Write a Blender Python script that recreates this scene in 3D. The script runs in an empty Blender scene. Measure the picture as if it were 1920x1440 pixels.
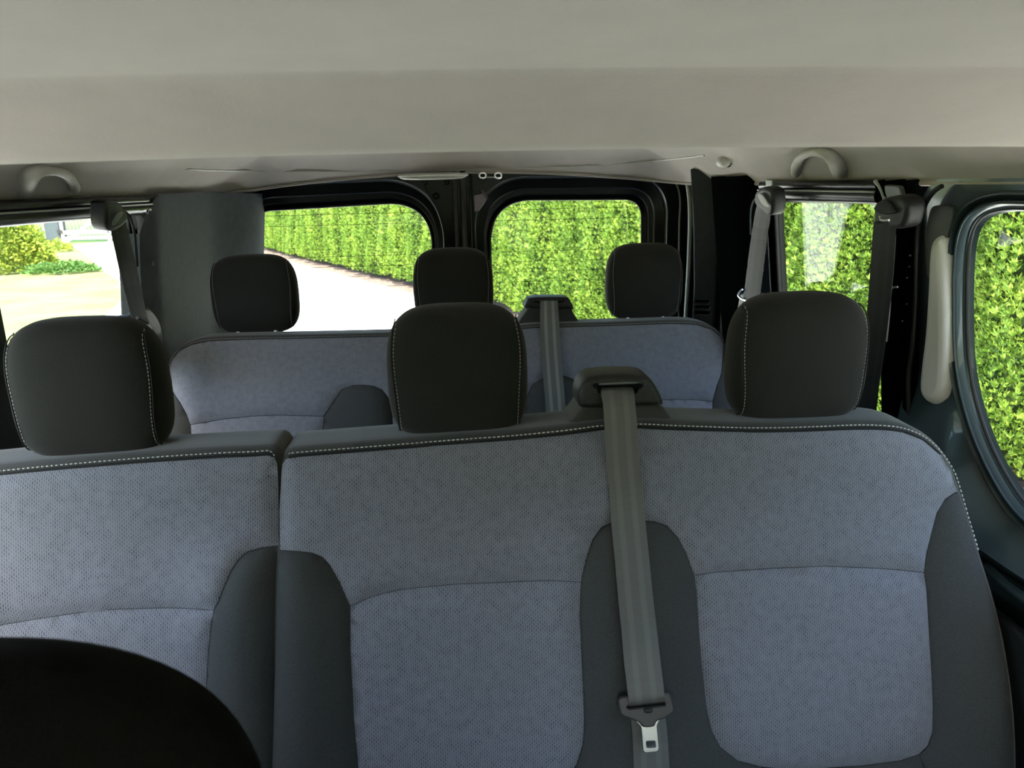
import bpy, bmesh, math, random
import numpy as np
from mathutils import Vector, Matrix
from mathutils.geometry import delaunay_2d_cdt

# ------------------------------------------------------------------ camera
SC = bpy.context.scene
COL = SC.collection
YAW, PIT, ROL, F = .0697, .2555, -.0223, 1440.0
CAM = np.array([0, 0, 1.75])
_f = np.array([math.sin(YAW)*math.cos(PIT), math.cos(YAW)*math.cos(PIT), -math.sin(PIT)])
_r0 = np.array([math.cos(YAW), -math.sin(YAW), 0.]); _u0 = np.cross(_r0, _f)
_r = math.cos(ROL)*_r0+math.sin(ROL)*_u0
_u = -math.sin(ROL)*_r0+math.cos(ROL)*_u0
cam = bpy.data.cameras.new('camera'); camo = bpy.data.objects.new('camera', cam); COL.objects.link(camo)
cam.sensor_width = 36; cam.lens = 36*F/1920; cam.clip_start = .02; cam.clip_end = 500
cam.dof.use_dof = True; cam.dof.focus_distance = 1.7; cam.dof.aperture_fstop = 9.5
camo.matrix_world = Matrix(((_r[0], _u[0], -_f[0], 0), (_r[1], _u[1], -_f[1], 0), (_r[2], _u[2], -_f[2], 1.75), (0, 0, 0, 1)))
SC.camera = camo

# ------------------------------------------------------------------ light
SC.view_settings.view_transform = 'Standard'
SC.view_settings.look = 'None'
SC.view_settings.gamma = 1
SC.view_settings.use_curve_mapping = False
SC.view_settings.exposure = 2.05
W = bpy.data.worlds.new('sky'); SC.world = W; W.use_nodes = True
nt = W.node_tree; nt.nodes.clear()
sky = nt.nodes.new('ShaderNodeTexSky'); sky.sky_type = 'NISHITA'; sky.sun_disc = False
sky.sun_elevation = math.radians(52); sky.sun_rotation = math.radians(200)
sky.air_density = 1.0; sky.dust_density = 2.5; sky.ozone_density = 1.0
bg = nt.nodes.new('ShaderNodeBackground'); bg.inputs['Strength'].default_value = .30
ow = nt.nodes.new('ShaderNodeOutputWorld')
nt.links.new(sky.outputs[0], bg.inputs[0]); nt.links.new(bg.outputs[0], ow.inputs[0])
sl = bpy.data.lights.new('sun', 'SUN'); sl.energy = 6.5; sl.angle = math.radians(.6); sl.color = (1, .95, .86)
so = bpy.data.objects.new('sun', sl); COL.objects.link(so)
so.rotation_euler = Vector((-.05, -.55, .83)).to_track_quat('Z', 'Y').to_euler()
SC.cycles.max_bounces = 10; SC.cycles.diffuse_bounces = 6; SC.cycles.transparent_max_bounces = 16
SC.cycles.caustics_reflective = False; SC.cycles.caustics_refractive = False
SC.cycles.sample_clamp_indirect = 6
rnd = random.Random(5)

# ------------------------------------------------------------------ rays and frames
def ray(x, y): return _f+(x-960)/F*_r-(y-720)/F*_u
def atY(x, y, v): d = ray(x, y); return CAM+d*(v/d[1])
def atZ(x, y, v): d = ray(x, y); return CAM+d*((v-1.75)/d[2])
class Frame:
    def __init__(s, o, ex, ey):
        s.o = np.array(o, float); s.ex = np.array(ex, float)/np.linalg.norm(ex); s.ey = np.array(ey, float)/np.linalg.norm(ey)
        s.ez = np.cross(s.ex, s.ey)
    def px(s, x, y, d=0):
        D = ray(x, y); t = ((s.o-CAM)@s.ez+d)/(D@s.ez); p = CAM+t*D
        return ((p-s.o)@s.ex, (p-s.o)@s.ey)
    def pxs(s, pts, d=0): return [s.px(x, y, d) for x, y in pts]
    def w(s, u, v, d=0): return s.o+s.ex*u+s.ey*v+s.ez*d
def YF(y): return Frame((0, y, 0), (1, 0, 0), (0, 0, 1))
def XW(side): return Frame((side*.81+.02, 0, 1.72), (0, -side, 0), (-side*.12, 0, 1))
LW, RW = XW(-1), XW(1)
def wy(side, y): return -side*y          # wall u from world y

# ------------------------------------------------------------------ polygon helpers
def roundpoly(c, radii, seg=8):
    out = []; n = len(c)
    if not hasattr(radii, '__len__'): radii = [radii]*n
    for i in range(n):
        p0, p, p1 = (np.array(c[i-1]), np.array(c[i]), np.array(c[(i+1) % n]))
        a = (p0-p)/np.linalg.norm(p0-p); b = (p1-p)/np.linalg.norm(p1-p); r = radii[i]
        k = r*1.0
        A = p+a*k; B = p+b*k
        for j in range(seg+1):
            t = j/seg; out.append(tuple((1-t)**2*A+2*t*(1-t)*(p*.85+.15*(A+B)/2)+t*t*B))
    return out
def smooth(p, n=6, closed=False):
    p = [np.array(q, float) for q in p]; m = len(p); out = []
    for i in range(m if closed else m-1):
        if closed: a, b, c, d = p[i-1], p[i], p[(i+1) % m], p[(i+2) % m]
        else: a, b, c, d = p[max(i-1, 0)], p[i], p[i+1], p[min(i+2, m-1)]
        for j in range(n):
            t = j/n; out.append(.5*((2*b)+(c-a)*t+(2*a-5*b+4*c-d)*t*t+(3*b-a-3*c+d)*t**3))
    if not closed: out.append(p[-1])
    return [tuple(q) for q in out]
def resample(p, h, closed=True):
    p = [np.array(q, float) for q in p]; q = p+[p[0]] if closed else p
    out = []
    for a, b in zip(q[:-1], q[1:]):
        n = max(1, int(round(np.linalg.norm(b-a)/h)))
        for j in range(n): out.append(a+(b-a)*j/n)
    if not closed: out.append(q[-1])
    return out
def area(p):
    p = np.array(p); x, y = p[:, 0], p[:, 1]
    return .5*np.sum(x*np.roll(y, -1)-np.roll(x, -1)*y)
def ccw(p): return list(p) if area(p) > 0 else list(p)[::-1]
def offs(p, d):
    p = np.array(p); a = p-np.roll(p, 1, 0); b = np.roll(p, -1, 0)-p
    a /= np.maximum(np.linalg.norm(a, axis=1), 1e-9)[:, None]; b /= np.maximum(np.linalg.norm(b, axis=1), 1e-9)[:, None]
    t = a+b; t /= np.maximum(np.linalg.norm(t, axis=1), 1e-9)[:, None]
    n = np.stack([t[:, 1], -t[:, 0]], 1)
    return [tuple(q) for q in p+n*d]           # ccw: outward
def inside(P, poly):
    P = np.atleast_2d(P); c = np.zeros(len(P), bool); poly = np.array(poly)
    x, y = P[:, 0], P[:, 1]
    for (x0, y0), (x1, y1) in zip(poly, np.roll(poly, -1, 0)):
        if y0 == y1: continue
        m = ((y0 > y) != (y1 > y)) & (x < (x1-x0)*(y-y0)/(y1-y0)+x0); c ^= m
    return c
def bdist(P, poly):
    P = np.atleast_2d(P); poly = np.array(poly); best = np.full(len(P), 9.)
    for a, b in zip(poly, np.roll(poly, -1, 0)):
        d = b-a; L = max(d@d, 1e-12); t = np.clip(((P-a)@d)/L, 0, 1)
        best = np.minimum(best, np.linalg.norm(P-a-t[:, None]*d, axis=1))
    return best
def cdt(loops, interior=()):
    vs = []; es = []
    for lp in loops:
        k = len(vs); n = len(lp); vs += [Vector((float(q[0]), float(q[1]))) for q in lp]; es += [(k+i, k+(i+1) % n) for i in range(n)]
    vs += [Vector((float(a), float(b))) for a, b in interior]
    r = delaunay_2d_cdt(vs, es, [], 0, 1e-7)
    V = np.array([tuple(v) for v in r[0]]); T = [tuple(t) for t in r[2]]
    cen = np.array([V[list(t)].mean(0) for t in T])
    keep = inside(cen, loops[0])
    for lp in loops[1:]: keep &= ~inside(cen, lp)
    T = [t for t, k in zip(T, keep) if k]
    T = [t if area(V[list(t)]) > 0 else t[::-1] for t in T]
    return V, T

# ------------------------------------------------------------------ objects
def mesh(name, V, Fc, mat, parent=None, sm=True, uv=None, ang=None):
    me = bpy.data.meshes.new(name); me.from_pydata([tuple(map(float, v)) for v in V], [], [tuple(f) for f in Fc])
    me.materials.append(mat)
    if uv is not None:
        ul = me.uv_layers.new(name='UVMap'); vi = np.empty(len(me.loops), int); me.loops.foreach_get('vertex_index', vi)
        ul.data.foreach_set('uv', np.array(uv, float)[vi].ravel())
    if sm: me.polygons.foreach_set('use_smooth', [True]*len(me.polygons))
    me.update()
    o = bpy.data.objects.new(name, me); COL.objects.link(o)
    if ang is not None:
        try:
            me.set_sharp_from_angle(angle=math.radians(ang))
        except Exception: pass
    if parent: o.parent = parent
    return o
class MB:
    def __init__(s): s.V = []; s.F = []; s.U = []
    def add(s, V, Fc, uv=None):
        k = len(s.V); s.V += [np.array(v, float) for v in V]; s.F += [tuple(i+k for i in f) for f in Fc]
        s.U += list(uv) if uv is not None else [(v[0], v[2]) for v in V]
        return s
    def box(s, c, d, M=None):
        c = np.array(c, float); V = []
        for i in (-1, 1):
            for j in (-1, 1):
                for k in (-1, 1):
                    q = np.array([i*d[0], j*d[1], k*d[2]])/2
                    V.append(c+(q if M is None else np.array(M)@q))
        return s.add(V, [(0, 1, 3, 2), (4, 6, 7, 5), (0, 4, 5, 1), (2, 3, 7, 6), (0, 2, 6, 4), (1, 5, 7, 3)])
    def tube(s, path, r, n=8, closed=False, flat=None):
        P = [np.array(p, float) for p in path]; m = len(P); V = []; Fc = []; up = None
        for i, p in enumerate(P):
            t = (P[(i+1) % m]-P[i-1]) if closed else (P[min(i+1, m-1)]-P[max(i-1, 0)])
            t = t/max(np.linalg.norm(t), 1e-9)
            if up is None: up = np.array([0, 0, 1.]) if abs(t[2]) < .9 else np.array([0, 1., 0])
            a = np.cross(t, up); a /= max(np.linalg.norm(a), 1e-9); b = np.cross(a, t); up = b
            ri = r[i] if hasattr(r, '__len__') else r
            rb = ri if flat is None else ri*flat
            V += [p+a*ri*math.cos(2*math.pi*k/n)+b*rb*math.sin(2*math.pi*k/n) for k in range(n)]
        for i in range(m if closed else m-1):
            j = (i+1) % m
            Fc += [(i*n+k, i*n+(k+1) % n, j*n+(k+1) % n, j*n+k) for k in range(n)]
        if not closed: Fc += [tuple(range(n))[::-1], tuple((m-1)*n+k for k in range(n))]
        return s.add(V, Fc)
    def loft(s, loops, closed=True, cap0=False, cap1=False):
        n = len(loops[0]); V = [q for l in loops for q in l]; Fc = []
        for i in range(len(loops)-1):
            for k in range(n if closed else n-1):
                Fc.append((i*n+k, i*n+(k+1) % n, (i+1)*n+(k+1) % n, (i+1)*n+k))
        if cap0: Fc.append(tuple(range(n))[::-1])
        if cap1: Fc.append(tuple((len(loops)-1)*n+k for k in range(n)))
        return s.add(V, Fc)
    def build(s, name, mat, parent=None, sm=True, ang=40, uv=False):
        return mesh(name, s.V, s.F, mat, parent, sm, s.U if uv else None, ang)
def plate(mb, fr, outline, thick, r=.003, holes=(), d=0, rs=3, dfun=None):
    """solid plate whose front face lies at d, edges rounded by r, going back by thick"""
    P = ccw([tuple(q) for q in outline]); H = [ccw([tuple(q) for q in h]) for h in holes]
    f = dfun or (lambda u, v: 0)
    prof = [(-r+r*math.sin(math.pi/2*k/rs), -r+r*math.cos(math.pi/2*k/rs)) for k in range(rs+1)]
    ring = [(o, b) for o, b in prof]+[(0, -thick+r)]+[(-r+r*math.cos(math.pi/2*k/rs), -thick+r-r*math.sin(math.pi/2*k/rs)) for k in range(1, rs+1)]
    for lp, sg in [(P, 1)]+[(h, -1) for h in H]:
        loops = []
        for o, b in ring:
            q = offs(lp, o*sg); loops.append([fr.w(u, v, d+b+f(u, v)) for u, v in q])
        if sg < 0: loops = [l[::-1] for l in loops]
        loops = loops[::-1]
        mb.loft(loops)
    for o, b, fl in ((-r, 0, 0), (-r, -thick, 1)):
        V, T = cdt([offs(P, o)]+[offs(h, -o) for h in H])
        mb.add([fr.w(u, v, d+b+f(u, v)) for u, v in V], [t[::-1] if fl else t for t in T])
    return mb
def tag(o, label=None, cat=None, group=None, kind=None):
    if label: o['label'] = label
    if cat: o['category'] = cat
    if group: o['group'] = group
    if kind: o['kind'] = kind
    return o
def struct(o): o['kind'] = 'structure'; return o
def empty(name, loc, label, cat, group=None):
    o = bpy.data.objects.new(name, None); COL.objects.link(o); o.location = [float(q) for q in loc]; o.empty_display_size = .05
    return tag(o, label, cat, group)
def adopt(root):
    """children were built in world coordinates: move their vertices into the thing's frame"""
    L = Matrix.Translation(-Vector(root.location))
    def go(o):
        if o.type == 'MESH': o.data.transform(L)
        for c in KIDS.get(o.name, []): go(c)
    KIDS = {}
    for o in COL.objects:
        if o.parent: KIDS.setdefault(o.parent.name, []).append(o)
    for c in KIDS.get(root.name, []): go(c)

# ------------------------------------------------------------------ materials
def mat(name, col, rough=.6, metal=0, coat=0, sheen=0, spec=.5):
    m = bpy.data.materials.new(name); m.use_nodes = True; b = m.node_tree.nodes['Principled BSDF']
    b.inputs['Base Color'].default_value = (*col, 1); b.inputs['Roughness'].default_value = rough
    b.inputs['Metallic'].default_value = metal; b.inputs['Coat Weight'].default_value = coat; b.inputs['Coat Roughness'].default_value = .05
    b.inputs['Sheen Weight'].default_value = sheen; b.inputs['Specular IOR Level'].default_value = spec
    return m
def N(m, t, **kw):
    n = m.node_tree.nodes.new(t)
    for k, v in kw.items():
        if k in n.inputs: n.inputs[k].default_value = v
        else: setattr(n, k, v)
    return n
def lk(m, a, b): m.node_tree.links.new(a, b)
def bsdf(m): return m.node_tree.nodes['Principled BSDF']
def noisy(m, scale, c0, c1, bump=.0, bscale=None, co='Object', lo=.35, hi=.65, dist=.002):
    tc = N(m, 'ShaderNodeTexCoord'); n = N(m, 'ShaderNodeTexNoise', Scale=scale, Detail=5); r = N(m, 'ShaderNodeValToRGB')
    r.color_ramp.elements[0].position = lo; r.color_ramp.elements[1].position = hi
    r.color_ramp.elements[0].color = (*c0, 1); r.color_ramp.elements[1].color = (*c1, 1)
    lk(m, tc.outputs[co], n.inputs[0]); lk(m, n.outputs[0], r.inputs[0]); lk(m, r.outputs[0], bsdf(m).inputs['Base Color'])
    if bump:
        n2 = N(m, 'ShaderNodeTexNoise', Scale=bscale or scale, Detail=3); b = N(m, 'ShaderNodeBump', Strength=bump, Distance=dist)
        lk(m, tc.outputs[co], n2.inputs[0]); lk(m, n2.outputs[0], b.inputs['Height']); lk(m, b.outputs[0], bsdf(m).inputs['Normal'])
    return m
def fabric(name, base, dark, amp):
    """blue-grey cloth woven with columns of small dark upright dashes (UV in metres)"""
    m = mat(name, base, .9, sheen=.25, spec=.2)
    tc = N(m, 'ShaderNodeTexCoord'); mp = N(m, 'ShaderNodeMapping'); lk(m, tc.outputs['UV'], mp.inputs[0])
    mp.inputs['Rotation'].default_value = (0, 0, math.pi/2)
    br = N(m, 'ShaderNodeTexBrick'); br.offset = .5
    for k, v in {'Scale': 1.0, 'Mortar Size': .00085, 'Mortar Smooth': .3, 'Brick Width': .0060, 'Row Height': .0033}.items(): br.inputs[k].default_value = v
    br.inputs['Color1'].default_value = (0, 0, 0, 1); br.inputs['Color2'].default_value = (.3, .3, .3, 1); br.inputs['Mortar'].default_value = (1, 1, 1, 1)
    lk(m, mp.outputs[0], br.inputs[0])
    n = N(m, 'ShaderNodeTexNoise', Scale=70, Detail=2); lk(m, tc.outputs['UV'], n.inputs[0])
    rr = N(m, 'ShaderNodeMapRange'); rr.inputs['From Min'].default_value = .3; rr.inputs['From Max'].default_value = .7
    rr.inputs['To Min'].default_value = .45*amp; rr.inputs['To Max'].default_value = amp
    lk(m, n.outputs[0], rr.inputs[0])
    inv = N(m, 'ShaderNodeMath', operation='SUBTRACT'); inv.inputs[0].default_value = 1; lk(m, br.outputs[0], inv.inputs[1])
    mu = N(m, 'ShaderNodeMath', operation='MULTIPLY'); lk(m, inv.outputs[0], mu.inputs[0]); lk(m, rr.outputs[0], mu.inputs[1])
    mx = N(m, 'ShaderNodeMix', data_type='RGBA'); mx.inputs[6].default_value = (*base, 1); mx.inputs[7].default_value = (*dark, 1)
    lk(m, mu.outputs[0], mx.inputs[0]); lk(m, mx.outputs[2], bsdf(m).inputs['Base Color'])
    n2 = N(m, 'ShaderNodeTexNoise', Scale=9, Detail=2); lk(m, tc.outputs['UV'], n2.inputs[0])
    b2 = N(m, 'ShaderNodeBump', Strength=.35, Distance=.02); lk(m, n2.outputs[0], b2.inputs['Height'])
    b = N(m, 'ShaderNodeBump', Strength=.5, Distance=.0006); lk(m, mu.outputs[0], b.inputs['Height']); b.invert = True
    lk(m, b2.outputs[0], b.inputs['Normal']); lk(m, b.outputs[0], bsdf(m).inputs['Normal'])
    return m
M_FAB = fabric('blue_grey_dashed_cloth', (.188, .197, .228), (.050, .053, .070), 1.0)
M_CHAR = noisy(mat('charcoal_cloth', (.05, .05, .05), .95, sheen=.08, spec=.1), 900, (.032, .035, .035), (.060, .064, .064), .25, 700)
M_BAND = noisy(mat('charcoal_top_cloth', (.04, .04, .04), .9, sheen=.3, spec=.25), 800, (.024, .025, .023), (.043, .044, .041), .2, 600)
M_HEAD = noisy(mat('headrest_cloth', (.02, .02, .02), .9, sheen=.10, spec=.15), 900, (.010, .0103, .0095), (.020, .020, .0185), .2, 700)
M_SEAM = mat('dark_seam_thread', (.03, .032, .042), .9)
M_STITCH = mat('off_white_thread', (.55, .55, .52), .8)
M_STITCHD = mat('grey_thread', (.30, .30, .28), .8)
M_BLK = noisy(mat('black_grained_plastic', (.02, .02, .02), .5, spec=.3), 300, (.010, .0105, .0105), (.017, .018, .018), .15, 900)
M_DKG = noisy(mat('dark_grey_trim_plastic', (.05, .05, .05), .7, spec=.15), 40, (.034, .041, .045), (.042, .049, .053), .2, 1200)
M_PAINT = mat('shaded_black_car_paint', (.0020, .0030, .0036), .30, 0, 0, spec=.22)  # same paint as the sliding door, its shaded tone put into the colour
M_PILLAR = mat('black_inner_body_paint', (.0018, .0024, .0026), .8, spec=0)
M_DOORP = mat('lit_teal_car_paint', (.038, .062, .070), .38, .5, .4)  # same paint as the back doors, with the lit tone as base colour
M_RUB = mat('black_rubber', (.012, .012, .012), .5)
M_SEAL = mat('pale_grey_seal', (.33, .36, .33), .5)
M_CHROME = mat('brushed_steel', (.75, .74, .74), .28, 1)
M_CLIP = mat('grey_plastic_collar', (.32, .32, .32), .5)
M_CEIL = noisy(mat('beige_headliner_felt', (.4, .37, .33), .95, sheen=.3, spec=.15), 14, (.365, .318, .288), (.395, .345, .31), .2, 300)
M_CEILG = noisy(mat('grey_beige_plastic', (.4, .38, .33), .6), 60, (.40, .385, .34), (.44, .42, .37), .1, 500)
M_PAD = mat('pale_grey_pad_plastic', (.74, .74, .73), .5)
M_PADG = mat('mid_grey_plastic', (.10, .11, .11), .5)
M_FLOOR = noisy(mat('charcoal_rubber_mat', (.03, .03, .03), .8), 90, (.02, .02, .02), (.04, .04, .04), .2, 200)
M_VOID = mat('black_slot', (.004, .004, .004), .9)
M_SHELL = mat('outer_body_paint', (.02, .03, .035), .3, .4, .6)
def glass(name, tint, refl=.5):
    m = bpy.data.materials.new(name); m.use_nodes = True; t = m.node_tree; t.nodes.clear()
    o = t.nodes.new('ShaderNodeOutputMaterial'); a = t.nodes.new('ShaderNodeBsdfTransparent'); g = t.nodes.new('ShaderNodeBsdfGlossy')
    a.inputs[0].default_value = (*tint, 1); g.inputs['Roughness'].default_value = .01
    lw = t.nodes.new('ShaderNodeLayerWeight'); lw.inputs[0].default_value = .5       # Schlick's approximation of a clear pane
    p5 = t.nodes.new('ShaderNodeMath'); p5.operation = 'POWER'; p5.inputs[1].default_value = 5; t.links.new(lw.outputs['Facing'], p5.inputs[0])
    k = t.nodes.new('ShaderNodeMath'); k.operation = 'MULTIPLY_ADD'; k.inputs[1].default_value = .96*refl; k.inputs[2].default_value = .035*refl; t.links.new(p5.outputs[0], k.inputs[0])
    mx = t.nodes.new('ShaderNodeMixShader'); t.links.new(k.outputs[0], mx.inputs[0]); t.links.new(a.outputs[0], mx.inputs[1]); t.links.new(g.outputs[0], mx.inputs[2]); t.links.new(mx.outputs[0], o.inputs[0])
    return m
M_GLASS = glass('clear_window_glass', (.93, .96, .93))
def webbing(name, c0, c1):
    m = mat(name, c0, .55, spec=.4)
    tc = N(m, 'ShaderNodeTexCoord'); sp = N(m, 'ShaderNodeSeparateXYZ'); lk(m, tc.outputs['UV'], sp.inputs[0])
    r = N(m, 'ShaderNodeValToRGB'); r.color_ramp.interpolation = 'EASE'; e = r.color_ramp.elements
    e[0].position = 0; e[0].color = (*c0, 1); e[1].position = 1; e[1].color = (*c0, 1)
    for p, c in ((.18, c0), (.24, c1), (.34, c1), (.40, c0), (.60, c0), (.66, c1), (.76, c1), (.82, c0)):
        q = e.new(p); q.color = (*c, 1)
    lk(m, sp.outputs[0], r.inputs[0]); lk(m, r.outputs[0], bsdf(m).inputs['Base Color'])
    w = N(m, 'ShaderNodeTexWave', Scale=140); w.bands_direction = 'Y'; b = N(m, 'ShaderNodeBump', Strength=.4, Distance=.0006)
    lk(m, tc.outputs['UV'], w.inputs[0]); lk(m, w.outputs[0], b.inputs['Height']); lk(m, b.outputs[0], bsdf(m).inputs['Normal'])
    return m
M_WEB = webbing('grey_belt_webbing', (.105, .105, .098), (.128, .13, .122))
M_WEBD = webbing('dark_belt_webbing', (.013, .014, .013), (.019, .020, .019))
bsdf(M_WEBD).inputs['Specular IOR Level'].default_value = .2

# ------------------------------------------------------------------ van shell
Y0, Y1 = -1.35, 2.97
def wp(side, pts): return [(wy(side, y), z-1.72) for y, z in pts]
HL_MID = [(1.475, 1.20), (2.14, 1.20), (2.14, 1.69), (1.475, 1.70)]
HL_MIDL = [(1.45, 1.20), (2.14, 1.20), (2.14, 1.70), (1.362, 1.70)]
for side, nm in ((-1, 'left'), (1, 'right')):
    fr = LW if side < 0 else RW
    holes = [roundpoly(wp(side, h), .05) for h in (HL_MIDL if side < 0 else HL_MID, [(.25, 1.18), (1.21 if side < 0 else 1.37, 1.16), (1.21 if side < 0 else 1.37, 1.70), (.25, 1.70)], [(-.95, 1.22), (-.25, 1.22), (-.25, 1.58), (-.75, 1.58)])]  # front side openings, out of view, shrunk to dim the near ceiling
    mb = MB(); plate(mb, fr, wp(side, [(Y0, .45), (Y1, .45), (Y1, 1.90), (Y0, 1.90)]), .05, .002, holes, d=-.035)
    struct(mb.build('wall_'+nm, M_PAINT))
# outer roof, floor, front
mb = MB(); mb.box((.02, .8, 1.96), (1.8, 4.4, .02)); struct(mb.build('roof_panel', M_SHELL, sm=False))
bpy.data.objects['roof_panel'].name = 'ceiling_outer_panel'
mb = MB(); mb.box((.02, .8, .52), (2.1, 4.5, .06)); struct(mb.build('floor', M_FLOOR, sm=False))
mb = MB(); plate(mb, YF(-1.35), [(-.98, .45), (1.02, .45), (.9, 1.95), (-.86, 1.95)], .05, .002, [roundpoly([(-.85, 1.05), (.89, 1.05), (.76, 1.50), (-.72, 1.50)], .08)])  # windscreen opening kept low to cut light from the front
struct(mb.build('wall_front', M_BLK))
mb = MB(); plate(mb, YF(-1.37), roundpoly([(-.86, 1.04), (.90, 1.04), (.77, 1.51), (-.73, 1.51)], .08), .004, .001)
struct(mb.build('window_1', M_GLASS))

mb = MB(); L = [[(x, -1.30+q, z) for q, z in ((0, .95), (.18, 1.0), (.34, .97), (.42, .88), (.40, .70), (0, .68))] for x in np.linspace(-.85, .89, 12)]
mb.loft(L); struct(mb.build('trim_22', M_BLK))  # unseen dashboard, added to hold back light from the windscreen
# ceiling: felt headliner with a lower cross beam near the camera and rails round the edge
def H(x, y):
    xx = x-.02; ex = .815-abs(xx); ey = 2.83-y; rc = .16
    if ex < rc and ey < rc: e = rc-math.hypot(rc-ex, rc-ey)
    else: e = min(ex, ey)
    e = max(e, 0)
    zc = 1.792-.056*(xx/.815)**2
    k = min(e/.24, 1); wid = .10*(1-(1-k)**2.0)
    rail = zc+wid
    if y < .30: b = 1.840
    elif y < .595: b = 1.840-.010*((y-.3)/.295)
    elif y < .76: b = 1.830-.050*((y-.595)/.165)
    elif y < .86: t = (y-.76)/.10; b = 1.780+.097*t*t*(3-2*t)
    else: b = 1.877
    return min(rail, b-.012*(xx/.8)**2)
xs = sorted(set(np.round(np.concatenate([np.linspace(-.795, -.5, 26), np.linspace(-.5, .54, 30), np.linspace(.54, .835, 26)]), 4)))
ys = sorted(set(np.round(np.concatenate([np.linspace(-1.35, .5, 16), np.linspace(.5, .59, 6), np.linspace(.595, .76, 12), np.linspace(.765, .87, 22), np.linspace(.88, 2.6, 50), np.linspace(2.6, 2.83, 20)]), 4)))
V = [(x, y, H(x, y)) for y in ys for x in xs]; n = len(xs)
Fc = [(j*n+i, (j+1)*n+i, (j+1)*n+i+1, j*n+i+1) for j in range(len(ys)-1) for i in range(n-1)]
mb = MB(); mb.add(V, Fc)
edge = [(-.795, y, H(-.795, y)-.001) for y in ys if y < 2.67]+[(-.795+.16-.16*math.cos(a), 2.67+.16*math.sin(a), H(-.795+.16-.16*math.cos(a), 2.67+.16*math.sin(a))-.001) for a in np.linspace(0, math.pi/2, 9)]
edge += [(x, 2.83, H(x, 2.83)-.001) for x in np.linspace(-.6, .64, 20)]
edge += [(.835-.16+.16*math.cos(a), 2.67+.16*math.sin(a), H(.835-.16+.16*math.cos(a), 2.67+.16*math.sin(a))-.001) for a in np.linspace(math.pi/2, 0, 9)]
edge += [(.835, y, H(.835, y)-.001) for y in reversed(ys) if y < 2.67]
mb.tube(edge, .0055, 8)
struct(mb.build('ceiling', M_CEIL, ang=None))
mb = MB(); P = smooth([(335, 315), (420, 319), (600, 320), (850, 318), (1050, 312), (1200, 303), (1290, 294), (1320, 290)], 6)
q = []
for x, y in P:
    best = None
    for k in range(60):       # where the ray meets the rear rail of the headliner
        yy = 2.2+k*.012; p = atY(x, y, yy)
        if p[2] >= H(p[0], p[1])-.001: best = p; break
    q.append((best if best is not None else atY(x, y, 2.8))-np.array([0, .002, .0012]))
mb.tube(q, .0035, 6); o = mb.build('trim_1', M_CEILG); struct(o)

# window frames in the side walls -------------------------------------------------
def rim(side, hole, name, gmat, wnum, r=.05, w=.022):
    fr = LW if side < 0 else RW
    base = ccw(roundpoly(wp(side, hole), r)) if not callable(r) else hole
    mb = MB(); L = []
    for o, d in ((w, -.036), (w, -.006), (w*.6, .0), (w*.25, -.004), (0, -.018), (0, -.05), (-.012, -.052), (-.014, -.058), (-.012, -.066)):
        L.append([fr.w(u, v, d) for u, v in offs(base, o)])
    mb.loft(L); root = struct(mb.build('window_%d' % wnum, gmat))
    g = MB(); plate(g, fr, offs(base, -.006), .004, .001, d=-.058); g.build('glass_pane', M_GLASS, root)
    return root
rim(-1, HL_MIDL, '', M_PAINT, 2)
rim(1, HL_MID, '', M_PAINT, 3)
rim(-1, [(-.95, 1.22), (-.25, 1.22), (-.25, 1.58), (-.75, 1.58)], '', M_PAINT, 4)
rim(1, [(-.95, 1.22), (-.25, 1.22), (-.25, 1.58), (-.75, 1.58)], '', M_PAINT, 5)
rim(-1, [(.25, 1.18), (1.21, 1.18), (1.21, 1.70), (.25, 1.70)], '', M_PAINT, 6)

# header bars above the side windows (black painted rail, its highlight line laid on as a pale tube)
for k, (fr, side, ya, yb) in enumerate(((LW, -1, 1.30, 2.16), (RW, 1, 1.46, 2.04))):
    m_ = MB()
    m_.tube([fr.w(wy(side, y), .012, .012) for y in np.linspace(ya, yb, 9)], .011, 10)
    m_.tube([fr.w(wy(side, y), -.008, .010) for y in np.linspace(ya, yb, 9)], .016, 10)
    b_ = struct(m_.build('trim_%d' % (2+k), M_PAINT))
    m_ = MB(); m_.tube([fr.w(wy(side, y), .002, .0245) for y in np.linspace(ya, yb, 9)], .0022, 6); m_.build('highlight_line', M_SEAL, b_)

# left rear quarter panel: smooth dark grey trim, curving in towards the back doors
def sm01(t): t = max(0, min(1, t)); return t*t*(3-2*t)
def qd(y): return .012+.020*sm01((y-2.0)/.12)+.016*sm01((y-2.3)/.3)*0+.085*sm01((y-2.52)/.36)
ysq = np.concatenate([np.linspace(2.02, 2.2, 12), np.linspace(2.22, 2.9, 34)]); zs = np.linspace(.6, 1.748, 30)
mb = MB(); V = []; NR = len(zs)
for y in ysq:
    for z in zs:
        zz = z; top = 1.748-.10*(1-min(1, (y-2.02)/.10))**2
        sh = .07*max(0, (1.56-z))*1.0
        V.append(LW.w(y+ (sh*1.6 if y < 2.3 else sh*1.6*(2.9-y)/.6), min(zz, top)-1.72, qd(y)))
mb.add(V, [(i*NR+j, i*NR+j+1, (i+1)*NR+j+1, (i+1)*NR+j) for i in range(len(ysq)-1) for j in range(NR-1)])
V0 = [LW.w(2.02+.07*max(0, 1.56-z)*1.6, min(z, 1.648)-1.72, qd(2.02)) for z in zs]; V1 = [LW.w(2.0+.07*max(0, 1.56-z)*1.6, min(z, 1.648)-1.72, -.03) for z in zs]
mb.loft([V1, V0], closed=False)
qp = struct(mb.build('trim_4', M_DKG, ang=None))
m_ = MB()                                     # round push-in cap
fc = [LW.px(288, 494, qd(2.15)), LW.px(278, 397, qd(2.12))]
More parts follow.
